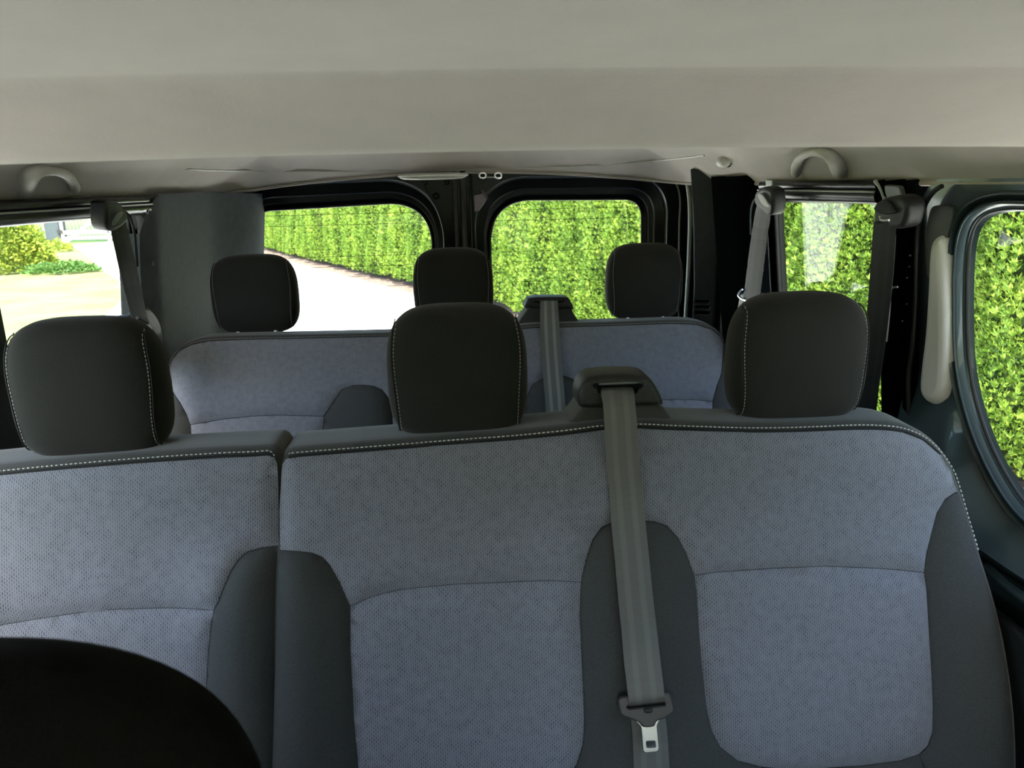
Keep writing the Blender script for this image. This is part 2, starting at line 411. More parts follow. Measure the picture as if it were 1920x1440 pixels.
for r_, d_ in ((.007, 0),):
    L = [[LW.w(fc[0][0]+rr*math.cos(a), fc[0][1]+rr*math.sin(a), qd(2.15)+dd) for a in np.linspace(0, 2*math.pi, 17)[:-1]] for rr, dd in ((.0075, -.001), (.007, .003), (.004, .0045), (.0005, .005))]
m_.loft(L, cap1=True); m_.build('trim_cap', M_DKG, qp)
m_ = MB(); L = [[LW.w(fc[1][0]+rr*math.cos(a), fc[1][1]+rr*.6*math.sin(a), qd(2.12)+dd) for a in np.linspace(0, 2*math.pi, 17)[:-1]] for rr, dd in ((.010, -.001), (.008, .003), (.006, .001))]
m_.loft(L); m_.build('screw_hole_rim', M_DKG, qp)
m_ = MB(); L = [[LW.w(fc[1][0]+rr*math.cos(a), fc[1][1]+rr*.6*math.sin(a), qd(2.12)+dd) for a in np.linspace(0, 2*math.pi, 13)[:-1]] for rr, dd in ((.004, .002), (.0002, .0022))]
m_.loft(L, cap1=True); m_.build('screw_hole', M_VOID, qp)
# pale door-aperture seals either side of the back doors
m_ = MB(); P = smooth([(440, 366), (428, 380), (420, 396), (415, 420), (411, 470), (412, 540), (418, 640)], 6)
m_.tube([atY(x, y, 2.80) for x, y in P], .013, 10, flat=.8); struct(m_.build('trim_5', M_PADG))
m_ = MB(); P = smooth([(1283, 338), (1290, 350), (1294, 400), (1292, 480), (1288, 560), (1284, 620)], 6)
m_.tube([atY(x, y, 2.76) for x, y in P], .008, 8); struct(m_.build('trim_6', M_SEAL))
m_ = MB(); P = smooth([(1255, 332), (1268, 345), (1275, 375), (1273, 440), (1272, 620)], 6)
m_.tube([atY(x, y, 2.83) for x, y in P], .0035, 8); struct(m_.build('trim_7', M_SEAL))

# right rear pillar cover with three louvres
m_ = MB(); F25 = Frame((.70, 2.55, 1.5), (.45, -.9, 0), (-.12*.9, -.12*.45, 1))
F25 = Frame(atY(1318, 460, 2.50), (.80, -.60, 0), (-.09, -.07, 1))
outl = F25.pxs([(1298, 318), (1347, 318), (1347, 470), (1340, 560), (1334, 640), (1290, 640), (1298, 540), (1300, 430)])
slots = []
for k in range(3):
    y = 566+k*10.3
    slots.append(F25.pxs([(1301, y-2.2), (1328, y-2.6), (1324, y+2.6), (1299, y+2.4)]))
plate(m_, F25, outl, .06, .006, [roundpoly(s, .002, 3) for s in slots]); pc = struct(m_.build('trim_8', M_DKG))
m_ = MB()
for s in slots:
    plate(m_, F25, offs(ccw(s), .004), .004, .001, d=-.02)
m_.build('louvre_backing', M_VOID, pc)
# black painted C pillar bulge beside it
m_ = MB(); L = []
for z in np.linspace(.6, 1.76, 24):
    L.append([RW.w(wy(1, y), z-1.72, d) for y, d in ((2.46, -.03), (2.44, .015), (2.38, .03), (2.30, .022), (2.24, .035), (2.16, .03), (2.13, .008), (2.13, -.03))])
m_.loft(L, closed=False); struct(m_.build('trim_9', M_PILLAR))

# B pillar between right middle window and sliding door
m_ = MB(); L = []
for z in np.linspace(.6, 1.742, 26):
    L.append([RW.w(wy(1, y), z-1.72, d) for y, d in ((1.475, -.03), (1.468, .005), (1.455, .02), (1.43, .022), (1.41, .0), (1.395, .0), (1.385, .016), (1.365, .018), (1.355, -.01), (1.35, -.03))])
m_.loft(L, closed=False); bp = struct(m_.build('trim_11', M_PILLAR))
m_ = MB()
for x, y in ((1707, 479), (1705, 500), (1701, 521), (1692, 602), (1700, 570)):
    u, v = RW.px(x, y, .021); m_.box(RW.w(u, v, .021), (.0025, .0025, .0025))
m_.build('highlight_dots', M_PADG, bp)  # small grey boxes drawn as the highlights on the black pillar
m_ = MB(); P = smooth([(1641, 339), (1648, 347), (1655, 360), (1662, 385), (1664, 410)], 5)
m_.tube([RW.w(*RW.px(x, y, .02), .02) for x, y in P], .004, 8); struct(m_.build('trim_12', M_SEAL))
m_ = MB(); plate(m_, RW, roundpoly(RW.pxs([(1661, 346), (1690, 349), (1696, 372), (1676, 385), (1664, 366)], .022), .006, 4), .01, .002, d=.026); struct(m_.build('trim_13', M_PADG))
m_ = MB(); P = smooth([(1766, 349), (1752, 358), (1738, 377), (1727, 405), (1720, 450), (1717, 560), (1712, 640), (1704, 700), (1704, 760), (1706, 800)], 5)
m_.tube([RW.w(*RW.px(x, y, .015), .015) for x, y in P], .0042, 8); struct(m_.build('trim_14', M_RUB))

# left B pillar
m_ = MB(); L = []
for z in np.linspace(.6, 1.74, 20):
    e_ = 1.362+.085*(1.72-z)/.4
    L.append([LW.w(y, z-1.72, d) for y, d in ((e_, -.03), (e_-.006, .01), (e_-.02, .025), (1.30, .03), (1.26, .03), (1.235, -.03))])
m_.loft([l[::-1] for l in L], closed=False); struct(m_.build('trim_15', M_BLK))

# sliding door on the right: inner panel, window recess, pane
gp = RW.pxs([(1960, 394), (1900, 393), (1868, 396), (1842, 408), (1826, 432), (1819, 480), (1817, 560), (1818, 640), (1823, 700), (1836, 760), (1858, 825), (1884, 880), (1915, 930), (1950, 965)], -.018)
gp = smooth([(-.42, gp[0][1]-.004)]+gp+[(-.86, gp[-1][1]-.03), (-.42, gp[-1][1]-.035)], 3)+[(-.32, gp[-1][1]-.03), (-.27, gp[-1][1]+.03), (-.27, gp[0][1]-.06), (-.32, gp[0][1]-.005)]
gp = ccw([tuple(q) for q in gp])
gp = [tuple(q) for q in resample(gp, .012)]
def sm_loop(p, it=2):
    p = np.array(p)
    for _ in range(it): p = (np.roll(p, 1, 0)+2*p+np.roll(p, -1, 0))/4
    return [tuple(q) for q in p]
gp = sm_loop(gp, 3)
def grow(p, d):
    for _ in range(4): p = sm_loop(offs(p, d/4), 1)
    return p
loops = [(-.004, -.024), (0, -.018), (.003, -.012), (.006, -.010), (.008, -.003), (.011, .001), (.015, .001), (.018, -.007), (.021, -.009), (.023, .003), (.025, .006), (.0275, .005), (.030, -.002)]
mb = MB(); LL = [(o, d, grow(gp, o) if o else gp) for o, d in loops]
mb.loft([[RW.w(u, v, d) for u, v in q] for o, d, q in LL][::-1])
outer = LL[-1][2]; GRW = grow(gp, .05)
dp = RW.pxs([(1770, 330), (1740, 352), (1722, 400), (1714, 500), (1708, 640), (1703, 740)], -.002)
dpan = smooth(dp, 3)+[(-1.375, -.55), (-1.36, -1.10), (-.10, -1.10), (-.10, .06)]
V, T = cdt([ccw(resample([tuple(q) for q in dpan], .04)), outer], [(a, b) for a in np.arange(-1.34, -.1, .03) for b in np.arange(-1.05, .05, .03) if inside((a, b), dpan)[0] and not inside((a, b), GRW)[0]])
def dd(u, v):     # waist ledge and lower swell of the door skin
    return -.002+.055*sm01((-.33-v)/.22)-.05*sm01((-.60-v+.18*(u+1.2))/.05)
mb.add([RW.w(u, v, dd(u, v) if bdist(np.array([[u, v]]), outer)[0] > .002 else -.002) for u, v in V], T)
door = struct(mb.build('door_3', M_DOORP, ang=35))
g = MB(); plate(g, RW, offs(gp, .002), .004, .001, d=-.022); g.build('glass_pane', M_GLASS, door)
g = MB(); g.tube([RW.w(u, v, -.016) for u, v in offs(gp, .002)], .0035, 8, True); g.build('window_seal', M_RUB, door)
g = MB(); q = grow(gp, .012); g.tube([RW.w(u, v, .002) for u, v in q], .0020, 8, True); g.build('frame_bead', M_DOORP, door)
g = MB(); plate(g, RW, smooth(RW.pxs([(1746, 392), (1760, 385), (1778, 386), (1785, 394), (1783, 425), (1777, 450), (1770, 520), (1742, 520), (1736, 460), (1738, 430)], .003), 4, True), .012, .004, d=.006); g.build('upper_cover', M_PADG, door)
L = []
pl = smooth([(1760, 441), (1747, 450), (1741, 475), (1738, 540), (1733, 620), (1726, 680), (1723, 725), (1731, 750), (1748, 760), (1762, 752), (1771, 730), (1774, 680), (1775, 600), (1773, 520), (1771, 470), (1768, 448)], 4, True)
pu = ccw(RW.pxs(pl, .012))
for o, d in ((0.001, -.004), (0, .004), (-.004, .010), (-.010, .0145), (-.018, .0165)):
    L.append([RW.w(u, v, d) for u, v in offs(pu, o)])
g = MB(); g.loft(L); V, T = cdt([offs(pu, -.018)]); g.add([RW.w(u, v, .0165) for u, v in V], T); g.build('pillar_pad', M_PAD, door)  # pale raised pad on the door pillar
# lower waist trim of the door
g = MB(); P = smooth([(1850, 1062), (1880, 1090), (1920, 1120), (1980, 1165)], 4)
g.tube([RW.w(*RW.px(x, y, .05), .05) for x, y in P], .008, 8); g.build('waist_moulding', M_DOORP, door)
g = MB(); plate(g, RW, [(-1.33, -1.08), (-.15, -1.08), (-.15, -.66), (-1.0, -.66), (-1.33, -.66)], .02, .008, d=.062); g.build('door_card', M_BLK, door)

# ------------------------------------------------------------------ back doors
FY = YF(2.84)
DL = dict(c=[(-.745, 1.10), (-.715, 1.672), (-.075, 1.694), (-.100, 1.10)], r=[.06, .055, .15, .10], oc=[(-.80, 1.03), (-.805, 1.766), (-.035, 1.776), (-.038, 1.03)], orr=[.15, .19, .20, .15])
DR = dict(c=[(.130, 1.10), (.135, 1.692), (.700, 1.682), (.712, 1.10)], r=[.10, .14, .06, .06], oc=[(.078, 1.03), (.074, 1.774), (.786, 1.768), (.79, 1.03)], orr=[.15, .18, .13, .15])
for idx, (D, xa, xb) in enumerate(((DL, -.90, .036), (DR, .042, .96))):
    ic = ccw(roundpoly(D['c'], D['r'], 12)); oc = ccw(roundpoly(D['oc'], D['orr'], 12))
    mb = MB(); plate(mb, FY, [(xa, .5), (xb, .5), (xb, 1.9), (xa, 1.9)], .03, .002, [oc])
    def mix(t): return [tuple(np.array(a)*(1-t)+np.array(b)*t) for a, b in zip(oc, ic)]
    prof = [(0, 0), (0, .005), (.05, .006), (.09, -.001), (.12, -.016), (.50, -.024), (.56, -.032), (.74, -.034), (.80, -.05), (.95, -.055), (1.0, -.060)]
    mb.loft([[FY.w(u, v, d) for u, v in mix(t)] for t, d in prof])
    dr = struct(mb.build('door_%d' % (idx+1), M_PAINT))
    g = MB(); g.tube([FY.w(u, v, .006) for u, v in mix(.03)], .0022, 8, True); g.build('recess_bead', M_DOORP, dr)
    g = MB(); g.tube([FY.w(u, v, -.055) for u, v in mix(.985)], .004, 8, True); g.build('window_seal', M_RUB, dr)
    g = MB(); plate(g, FY, offs(ic, .006), .004, .001, d=-.060); gl = g.build('glass_pane', M_GLASS, dr)
    g = MB()
    for k in range(15):
        z = 1.655-k*.038
        cx = [u for u, v in ic if abs(v-z) < .03] or [D['c'][0][0], D['c'][2][0]]
        g.tube([FY.w(min(cx)+.012, z, -.058), FY.w(max(cx)-.012, z, -.058)], .0007, 4)
    g.build('heating_wires', M_VOID, gl)
# overlapping centre seals
for k, (x, rr, mm) in enumerate(((.010, .009, M_RUB), (.039, .013, M_RUB), (.066, .006, M_PAINT))):
    g = MB(); g.tube([FY.w(x, z, .006) for z in np.linspace(.8, 1.80, 12)], rr, 8); struct(g.build('trim_%d' % (16+k), mm))
d2 = bpy.data.objects['door_2']; d1 = bpy.data.objects['door_1']
g = MB()
for x in (905, 934):
    c = atY(x, 329, 2.82); g.tube([c+np.array([.012*math.cos(a), 0, .009*math.sin(a)]) for a in np.linspace(0, 2*math.pi, 17)[:-1]], .0035, 6, True)
a_, b_ = atY(912, 333, 2.82), atY(927, 333, 2.82); g.tube([a_, b_], .004, 6); g.build('catch_bracket', M_CHROME, d2)
g = MB(); g.tube([atY(x, y, 2.815) for x, y in ((903, 358), (908, 362), (914, 372))], .004, 8)
plate(g, YF(2.825), roundpoly([tuple(atY(x, y, 2.825)[[0, 2]]) for x, y in ((888, 366), (912, 360), (914, 372), (899, 395), (890, 398))], .004, 3), .012, .003); g.build('lock_cover', mat('lilac_reflection_tint', (.16, .13, .16), .4, .3), d2)  # lilac tint stands for the reflection on the latch
g = MB()
for x, y, r_ in ((818, 368, .013), (838, 342, .010), (797, 343, .008)):
    c = atY(x, y, 2.832); g.loft([[c+np.array([q*math.cos(a), e, q*math.sin(a)]) for a in np.linspace(0, 2*math.pi, 15)[:-1]] for q, e in ((r_, .006), (r_, -.001), (r_*.8, -.003), (r_*.55, .0))], cap1=True)
g.build('bolt_caps', M_PAINT, d1)
g = MB(); g.tube([atY(x, y, 2.833) for x, y in ((797, 350), (803, 362), (812, 378))], .0025, 6); g.build('edge_rib', M_PAINT, d1)

# ------------------------------------------------------------------ seats
def cushion(name, fr, polyuv, material, parent, base, puff=.010, r=.02, tuck=.004, h=.013, uv=True, off=0.0):
    P = ccw([tuple(q) for q in resample(ccw(polyuv), h*.8)])
    A = np.array(P); x0, y0 = A.min(0); x1, y1 = A.max(0)
    gx, gy = np.meshgrid(np.arange(x0, x1, h), np.arange(y0, y1, h)); gx[::2] += h/2
    G = np.stack([gx.ravel(), gy.ravel()], 1); G = G[inside(G, P)]; G = G[bdist(G, P) > h*.45]
    V, T = cdt([P], G)
    d = bdist(V, P); disp = np.array([base(u, v) for u, v in V])+off+puff*(1-np.exp(-d/r))-tuck*np.exp(-d/.004)
    W_ = [fr.w(u, v, q) for (u, v), q in zip(V, disp)]
    # turn the border back into the shell
    n = len(P); Vl = list(W_); Tl = [tuple(t) for t in T]
    bd = [fr.w(u, v, base(u, v)-.02) for u, v in offs(P, -.004)]
    k = len(Vl)
    # border vertices come first in cdt output order for unmerged input
    fr0 = [fr.w(u, v, base(u, v)+off-tuck) for u, v in P]
    Vl += fr0+bd; UV = [tuple(q) for q in V]+P+P
    Tl += [(k+n+i, k+n+(i+1) % n, k+(i+1) % n, k+i) for i in range(n)]
    return mesh(name, Vl, Tl, material, parent, True, UV if uv else None)
def pxuv(fr, pts, base, it=3):
    out = []
    for x, y in pts:
        d = 0
        for _ in range(it): u, v = fr.px(x, y, d); d = base(u, v)
        out.append((u, v))
    return out
def stitch(name, fr, path, mat_, parent, dfun, pitch=.0072, ln=.0044, rr=.0009, raise_=.002):
    P = resample([tuple(q) for q in path], .001, False); mb = MB(); i = 0; st = int(pitch*1000+.5)
    while i+int(ln*1000) < len(P):
        a, b = P[i], P[min(i+int(ln*1000+.5), len(P)-1)]; mpt = (a+b)/2
        mb.tube([fr.w(a[0], a[1], dfun(*a)+raise_-.001), fr.w(mpt[0], mpt[1], dfun(*mpt)+raise_), fr.w(b[0], b[1], dfun(*b)+raise_-.001)], rr, 5)
        i += st
    return mb.build(name, mat_, parent, ang=None)
def seamline(name, fr, path, parent, dfun, rr=.0016, mt=None, raise_=0):
    mb = MB(); mb.tube([fr.w(u, v, dfun(u, v)+raise_) for u, v in resample([tuple(q) for q in path], .012, False)], rr, 6)
    return mb.build(name, mt or M_SEAM, parent, ang=None)
def shell(name, fr, polyuv, parent, material, base, back, r=.018, drop=.0):
    """solid backrest body: flat front at base-6 mm, quarter-round edge, then straight back"""
    P = ccw(sm_loop(resample(ccw(polyuv), .012), 1)); L = []
    for k in range(7):
        a = math.pi/2*k/6; q = offs(P, r*(math.sin(a)-1)); b = r*(1-math.cos(a))
        L.append([fr.w(u, v, base(u, v)-.006)+np.array([0, b, 0]) for u, v in q])
    for k in range(1, 5):
        L.append([fr.w(u, v, base(u, v)-.006)+np.array([0, r+(back-2*r)*k/4, 0]) for u, v in P])
    for k in range(1, 6):
        a = math.pi/2*k/5; q = offs(P, -r*(1-math.cos(a)))
        L.append([fr.w(u, v, base(u, v)-.006)+np.array([0, back-r+r*math.sin(a), 0]) for u, v in q])
    mb = MB(); mb.loft(L[::-1]); 
    Pi = offs(P, -r); A = np.array(Pi); gx, gy = np.meshgrid(np.arange(A[:, 0].min(), A[:, 0].max(), .016), np.arange(A[:, 1].min(), A[:, 1].max(), .016))
    G = np.stack([gx.ravel(), gy.ravel()], 1); G = G[inside(G, Pi)]; G = G[bdist(G, Pi) > .008]
    V, T = cdt([Pi], G); dP = np.array([-.006-.006*min(1, q/.01) for q in bdist(V, Pi)])
    mb.add([fr.w(u, v, base(u, v)+e) for (u, v), e in zip(V, dP)], T)
    mb.add([fr.w(u, v, base(u, v)-.006)+np.array([0, back, 0]) for u, v in V], [t[::-1] for t in T])
    return mb.build(name, material, parent, ang=50)

def headrest(parent, x, y, z, hw=.112, hh=.107, T=.052, mat_=None, tilt=.0, thread=None, skew=0):
    mat_ = mat_ or M_HEAD; n2 = 3.0
    def wf(t): return 1-.115*max(0, (t-.0))**2.2-.05*max(0, -t)**2
    def outl(k=96, s=1.0):
        o = []
        for i in range(k):
            a = 2*math.pi*i/k; c, s_ = math.cos(a), math.sin(a); e = 2/4.4
            px_ = math.copysign(abs(c)**e, c); pz = math.copysign(abs(s_)**e, s_)
            pz += .035*(1-px_*px_)*(1 if s_ > 0 else 0)
            o.append((px_*wf(pz), pz))
        return o
    O = outl(); L = []
    for k in range(-9, 10):
        ph = math.pi/2*k/9.0; s = abs(math.cos(ph))**(2/n2) if abs(k) < 9 else .02; d = math.copysign(abs(math.sin(ph))**(2/n2), ph)*T
        s = max(s, .02)
        L.append([np.array([x+hw*s*p, y+d+tilt*hh*s*q, z+hh*s*q]) for p, q in O])
    for s in (.6, .35):
        pass
    def refine(Lx): return Lx
    mb = MB(); mb.loft(L, cap0=True, cap1=True)
    # denser rings on the front so the face stays smooth
    c = mb.build('headrest', mat_, parent, ang=None)
    def dep(p, q):
        pe = abs(p/wf(q)); r = (pe**4.4+abs(q)**4.4)**(1/4.4); r = min(r, .999)
        return T*(1-r**n2)**(1/n2)
    for sg in (-1, 1):
        m2 = MB(); pts = []
        for i in range(160):
            q = .85-1.75*i/159; p = sg*(.865+.02*math.sin(q*3))*wf(q)
            pts.append(np.array([x+hw*p, y-dep(p, q)-.0004+tilt*hh*q, z+hh*q]))
        for i in range(0, 157, 5): m2.tube(pts[i:i+4], .0007, 5)
        m2.build('stitching', thread or M_STITCHD, c, ang=None)
        m2 = MB(); m2.tube([p_+np.array([sg*.0035, .0012, 0]) for p_ in pts], .0011, 5); m2.build('piping', M_VOID, c, ang=None)
    for sg in (-1, 1):
        m2 = MB(); m2.tube([(x+sg*.052, y-.034, z-hh-.06), (x+sg*.052, y-.026, z-hh+.016)], .0065, 10); m2.build('headrest_post', M_CHROME, parent)
        m2 = MB(); L2 = []
        for r1, zz in ((.017, -.014), (.017, -.003), (.0145, .0005), (.008, .001)):
            L2.append([np.array([x+sg*.052+r1*1.25*math.cos(a), y-.046+r1*.6*math.sin(a), z-hh+.0005+zz]) for a in np.linspace(0, 2*math.pi, 21)[:-1]])
        m2.loft(L2); m2.build('post_collar', M_CLIP, parent)
    return c

def ribbon(name, L3, R3, material, parent, thick=.0013, nn=9, bulge=.0004):
    """strap between two edge polylines, with a raised centre and bound edges"""
    mb = MB(); V = []; U = []; s = 0; n = len(L3)
    for i in range(n):
        a, b = np.array(L3[i]), np.array(R3[i])
        if i: s += np.linalg.norm((a+b)/2-pm)
        pm = (a+b)/2
        t = (np.array(L3[min(i+1, n-1)])-np.array(L3[max(i-1, 0)])); w = b-a; nr = np.cross(w, t); nr /= max(np.linalg.norm(nr), 1e-9)
        if nr[1] > 0: nr = -nr
        ring = []
        for k in range(nn): f = k/(nn-1); ring.append((f, thick/2+(bulge if 0 < k < nn-1 else 0)))
        for k in range(nn-1, -1, -1): f = k/(nn-1); ring.append((f, -thick/2))
        for f, h in ring: V.append(a+w*f+nr*h); U.append((f, s))
    m = 2*nn; Fc = [(i*m+k, i*m+(k+1) % m, (i+1)*m+(k+1) % m, (i+1)*m+k) for i in range(n-1) for k in range(m)]
    Fc += [tuple(range(m)), tuple((n-1)*m+k for k in range(m))[::-1]]
    mb.add(V, Fc, U); return mb.build(name, material, parent, uv=True, ang=60)

A2 = math.radians(17)
S2 = Frame((0, 1.125, 1.345), (1, 0, 0), (0, math.sin(A2), math.cos(A2)))
def gau(t, s): return math.exp(-(t/s)**2)
def lowf(v, v0, w): return sm01((v0-v)/w)
def base2(u, v):     # cushion relief: side bolsters swell below shoulder height
    k = lowf(v, -.06, .12)
    return k*(.030*gau(u-.86, .09)+.022*gau(u-.19, .075)+.026*gau(u+.27, .07))+.006*math.cos((u-.2)*6)*.3
def base2l(u, v):
    k = lowf(v, -.06, .12)
    return k*(.028*gau(u+.34, .07)+.028*gau(u+.80, .07))
def zero(u, v): return 0

# --- double bench, middle row
bench = empty('double_bench_seat', (.29, 1.1, .55), 'blue-grey two-place bench in the middle row with a belt tower between its two headrests', 'car seat')
seam2 = [(541, 856), (560, 853), (700, 842), (850, 830), (960, 822), (1060, 812), (1130, 803), (1200, 800), (1270, 803), (1400, 807), (1500, 806), (1600, 802), (1660, 803), (1700, 809), (1735, 824), (1765, 850), (1786, 885), (1800, 925)]
right2 = [(1814, 975), (1832, 1035), (1850, 1090), (1868, 1150), (1883, 1215), (1895, 1285), (1903, 1360), (1906, 1440), (1904, 1560), (1890, 1680)]
left2 = [(505, 1680), (509, 1440), (513, 1300), (517, 1150), (522, 1040), (522, 960), (524, 900), (530, 868)]
out = pxuv(S2, smooth(seam2, 4)+smooth(right2, 3)+smooth(left2, 3), base2)
shell('backrest', S2, offs(ccw(out), .010), bench, M_BAND, base2, .10, .016)
fab_up = [(528, 872), (534, 862), (545, 858)]+seam2[1:]+[(1796, 922), (1775, 936), (1759, 962), (1749, 1000), (1739, 1040), (1735, 1074),
    (1700, 1070), (1650, 1066), (1550, 1062), (1450, 1066), (1350, 1073), (1303, 1079),
    (1296, 1060), (1287, 1035), (1272, 1008), (1252, 986), (1228, 978), (1185, 975), (1150, 979), (1128, 990), (1112, 1012), (1102, 1040), (1094, 1070), (1090, 1092),
    (1040, 1089), (950, 1092), (850, 1096), (750, 1106), (700, 1118), (656, 1137), (648, 1120), (636, 1092), (618, 1060), (604, 1045), (585, 1037), (560, 1034), (524, 1032), (522, 960)]
seatp = lambda pts: pxuv(S2, pts, base2)
cushion('upper_panel', S2, seatp(fab_up), M_FAB, bench, base2, .008, .02)
pl_ = [(656, 1138), (700, 1119), (750, 1107), (850, 1097), (950, 1093), (1040, 1090), (1090, 1093), (1088, 1150), (1092, 1250), (1095, 1310), (1096, 1350), (1094, 1395), (1082, 1435), (1060, 1465), (1000, 1480), (760, 1490), (690, 1480), (672, 1450), (663, 1350), (656, 1220)]
cushion('lower_panel', S2, seatp(pl_), M_FAB, bench, base2, .010, .025)
pr_ = [(1303, 1080), (1350, 1074), (1450, 1067), (1550, 1063), (1650, 1067), (1700, 1071), (1735, 1075), (1740, 1110), (1744, 1180), (1749, 1260), (1752, 1330), (1751, 1375), (1742, 1400), (1726, 1416), (1690, 1428), (1620, 1437), (1500, 1445), (1430, 1440), (1385, 1428), (1352, 1402), (1336, 1372), (1326, 1330), (1318, 1260), (1311, 1180), (1307, 1110)]
cushion('lower_panel', S2, seatp(pr_), M_FAB, bench, base2, .010, .025)
bl = [(523, 1033), (560, 1035), (585, 1038), (604, 1046), (618, 1061), (636, 1093), (648, 1121), (656, 1139), (657, 1220), (663, 1350), (671, 1450), (689, 1481), (690, 1600), (500, 1610), (509, 1440), (514, 1280), (518, 1140)]
cushion('side_bolster', S2, seatp(bl), M_CHAR, bench, base2, .012, .025)
bm = [(1150, 980), (1185, 976), (1228, 979), (1252, 987), (1272, 1009), (1287, 1036), (1296, 1061), (1304, 1080), (1308, 1110), (1312, 1180), (1319, 1260), (1327, 1330), (1337, 1373), (1353, 1403), (1386, 1429), (1430, 1441), (1430, 1600), (1000, 1600), (1001, 1481), (1061, 1466), (1083, 1436), (1095, 1396), (1097, 1350), (1096, 1310), (1093, 1250), (1089, 1150), (1091, 1092), (1095, 1070), (1103, 1040), (1113, 1013), (1129, 991)]
cushion('centre_bolster', S2, seatp(bm), M_CHAR, bench, base2, .010, .03)
br_ = [(1797, 924), (1802, 935), (1814, 978), (1831, 1035), (1849, 1090), (1866, 1150), (1881, 1215), (1893, 1285), (1901, 1360), (1903, 1440), (1900, 1560), (1720, 1560), (1736, 1440), (1727, 1418), (1743, 1402), (1752, 1376), (1753, 1330), (1750, 1260), (1745, 1180), (1741, 1110), (1736, 1074), (1740, 1040), (1750, 1000), (1760, 962), (1776, 937)]
cushion('side_bolster', S2, seatp(br_), M_CHAR, bench, base2, .012, .025)
bb = [(1431, 1442), (1500, 1446), (1620, 1438), (1690, 1429), (1726, 1417), (1735, 1440), (1719, 1560), (1431, 1600)]
cushion('bottom_panel', S2, seatp(bb), M_CHAR, bench, base2, .006, .02)
path = seatp(smooth([(x, y-5) for x, y in seam2[:-2]]+[(1790, 882), (1804, 922), (1818, 972), (1836, 1033)], 6))
stitch('stitching', S2, path, M_STITCH, bench, base2, raise_=-.002)
seamline('seam', S2, seatp(smooth([(x, y+2) for x, y in seam2[:-2]], 4)), bench, base2, .0022, M_VOID, -.003)
mb = MB(); plate(mb, Frame((.29, 1.0, .70), (1, 0, 0), (0, 1, 0)), roundpoly([(-.54, -.42), (.50, -.42), (.50, .02), (-.54, .02)], .05), .13, .03, d=0); mb.build('seat_cushion', M_CHAR, bench)
HX = (-.575, -.006, .556)
headrest(bench, HX[1]+.003, 1.20, 1.460, .112, .1065)
headrest(bench, HX[2], 1.205, 1.460, .1155, .1065)
def tower(parent, Yp, base_px, cap_px, slot_px, th=.085, top_back=.02):
    fr = YF(Yp)
    mb = MB(); P = [fr.px(x, y) for x, y in base_px]; n = len(P)//2
    # cloth-covered flared foot
    plate(mb, fr, P, th, .008, d=0); mb.build('tower_foot', M_BAND, parent, ang=50)
    mb = MB(); Pc = ccw(smooth([fr.px(x, y, .006) for x, y in cap_px], 4, True)); hs = ccw(smooth([fr.px(x, y, .006) for x, y in slot_px], 4, True))
    L = []
    for k in range(6):
        a = math.pi/2*k/5; L.append([fr.w(u, v, .010-.010*(1-math.cos(a))) for u, v in offs(Pc, .010*(math.sin(a)-1))])
    L.append([fr.w(u, v, -th*.6) for u, v in Pc]); L.append([fr.w(u, v-.004, -th*.9) for u, v in offs(Pc, -.006)]); L.append([fr.w(u, v-.006, -th) for u, v in offs(Pc, -.014)])
    mb.loft(L[::-1], cap0=True)
    V, T = cdt([offs(Pc, -.010), hs]); mb.add([fr.w(u, v, .010) for u, v in V], T)
    mb.loft([[fr.w(u, v, d) for u, v in offs(hs, o)] for o, d in ((0, .010), (-.002, .006), (-.004, -.012))])
    cap = mb.build('belt_guide', M_BLK, parent, ang=50)
    mb = MB(); plate(mb, fr, offs(hs, .003), .004, .001, d=-.010); mb.build('slot', M_VOID, cap)
    hh_ = np.array(hs); x0, x1 = hh_[:, 0].min(), hh_[:, 0].max(); zt = hh_[:, 1].max()
    mb = MB(); mb.box(fr.w((x0+x1)/2+.003, zt-.004, .0), ((x1-x0)*.80, .012, .0035)); mb.build('guide_bar', M_PADG, cap)
    return cap
tower(bench, 1.155, [(1058, 812), (1062, 798), (1078, 784), (1090, 768), (1100, 755), (1232, 755), (1246, 765), (1262, 786), (1280, 806), (1230, 809), (1130, 812)],
      [(1084, 752), (1085, 735), (1094, 716), (1112, 706), (1160, 702), (1204, 704), (1222, 713), (1236, 735), (1243, 752), (1240, 760), (1200, 762), (1120, 766), (1090, 764)],
      [(1110, 723), (1114, 716), (1128, 716), (1180, 714), (1200, 716), (1206, 722), (1196, 731), (1186, 738), (1128, 738), (1118, 730)])
adopt(bench)

# belt of the bench
belt = empty('seat_belt', (.2, 1.05, .95), 'grey lap belt with black and chrome tongue lying down the front of the middle bench', 'seat belt')
cl = [((1128, 728), (1187, 727), 1.153), ((1127, 738), (1189, 737), 1.135)]
bp_ = [((1131, 760), (1191, 758)), ((1133, 790), (1194, 788)), ((1135, 830), (1196, 828)), ((1138, 880), (1200, 878)), ((1143, 930), (1205, 928)), ((1147, 990), (1211, 988)), ((1153, 1050), (1217, 1048)), ((1159, 1120), (1224, 1118)), ((1165, 1180), (1231, 1178)), ((1170, 1240), (1238, 1238)), ((1176, 1290), (1244, 1286)), ((1179, 1318), (1246, 1311)), ((1179, 1325), (1247, 1319))]
L3 = [fq for fq in (atY(*a, y) for a, b, y in cl)]; R3 = [fq for fq in (atY(*b, y) for a, b, y in cl)]
for i, (a, b) in enumerate(bp_):
    off = .014+max(0, .012*(1-i/3))+.004*math.sin(i)
    top_ = {9: .038, 10: .0485, 11: .0485}.get(i)
    for p, LL_ in ((a, L3), (b, R3)):
        d = off
        for _ in range(3): u, v = S2.px(*p, d); d = top_ or base2(u, v)+off
        LL_.append(S2.w(u, v, d))
def dense(L, k=4): return [np.array(q) for q in smooth([tuple(p) for p in L], k)]
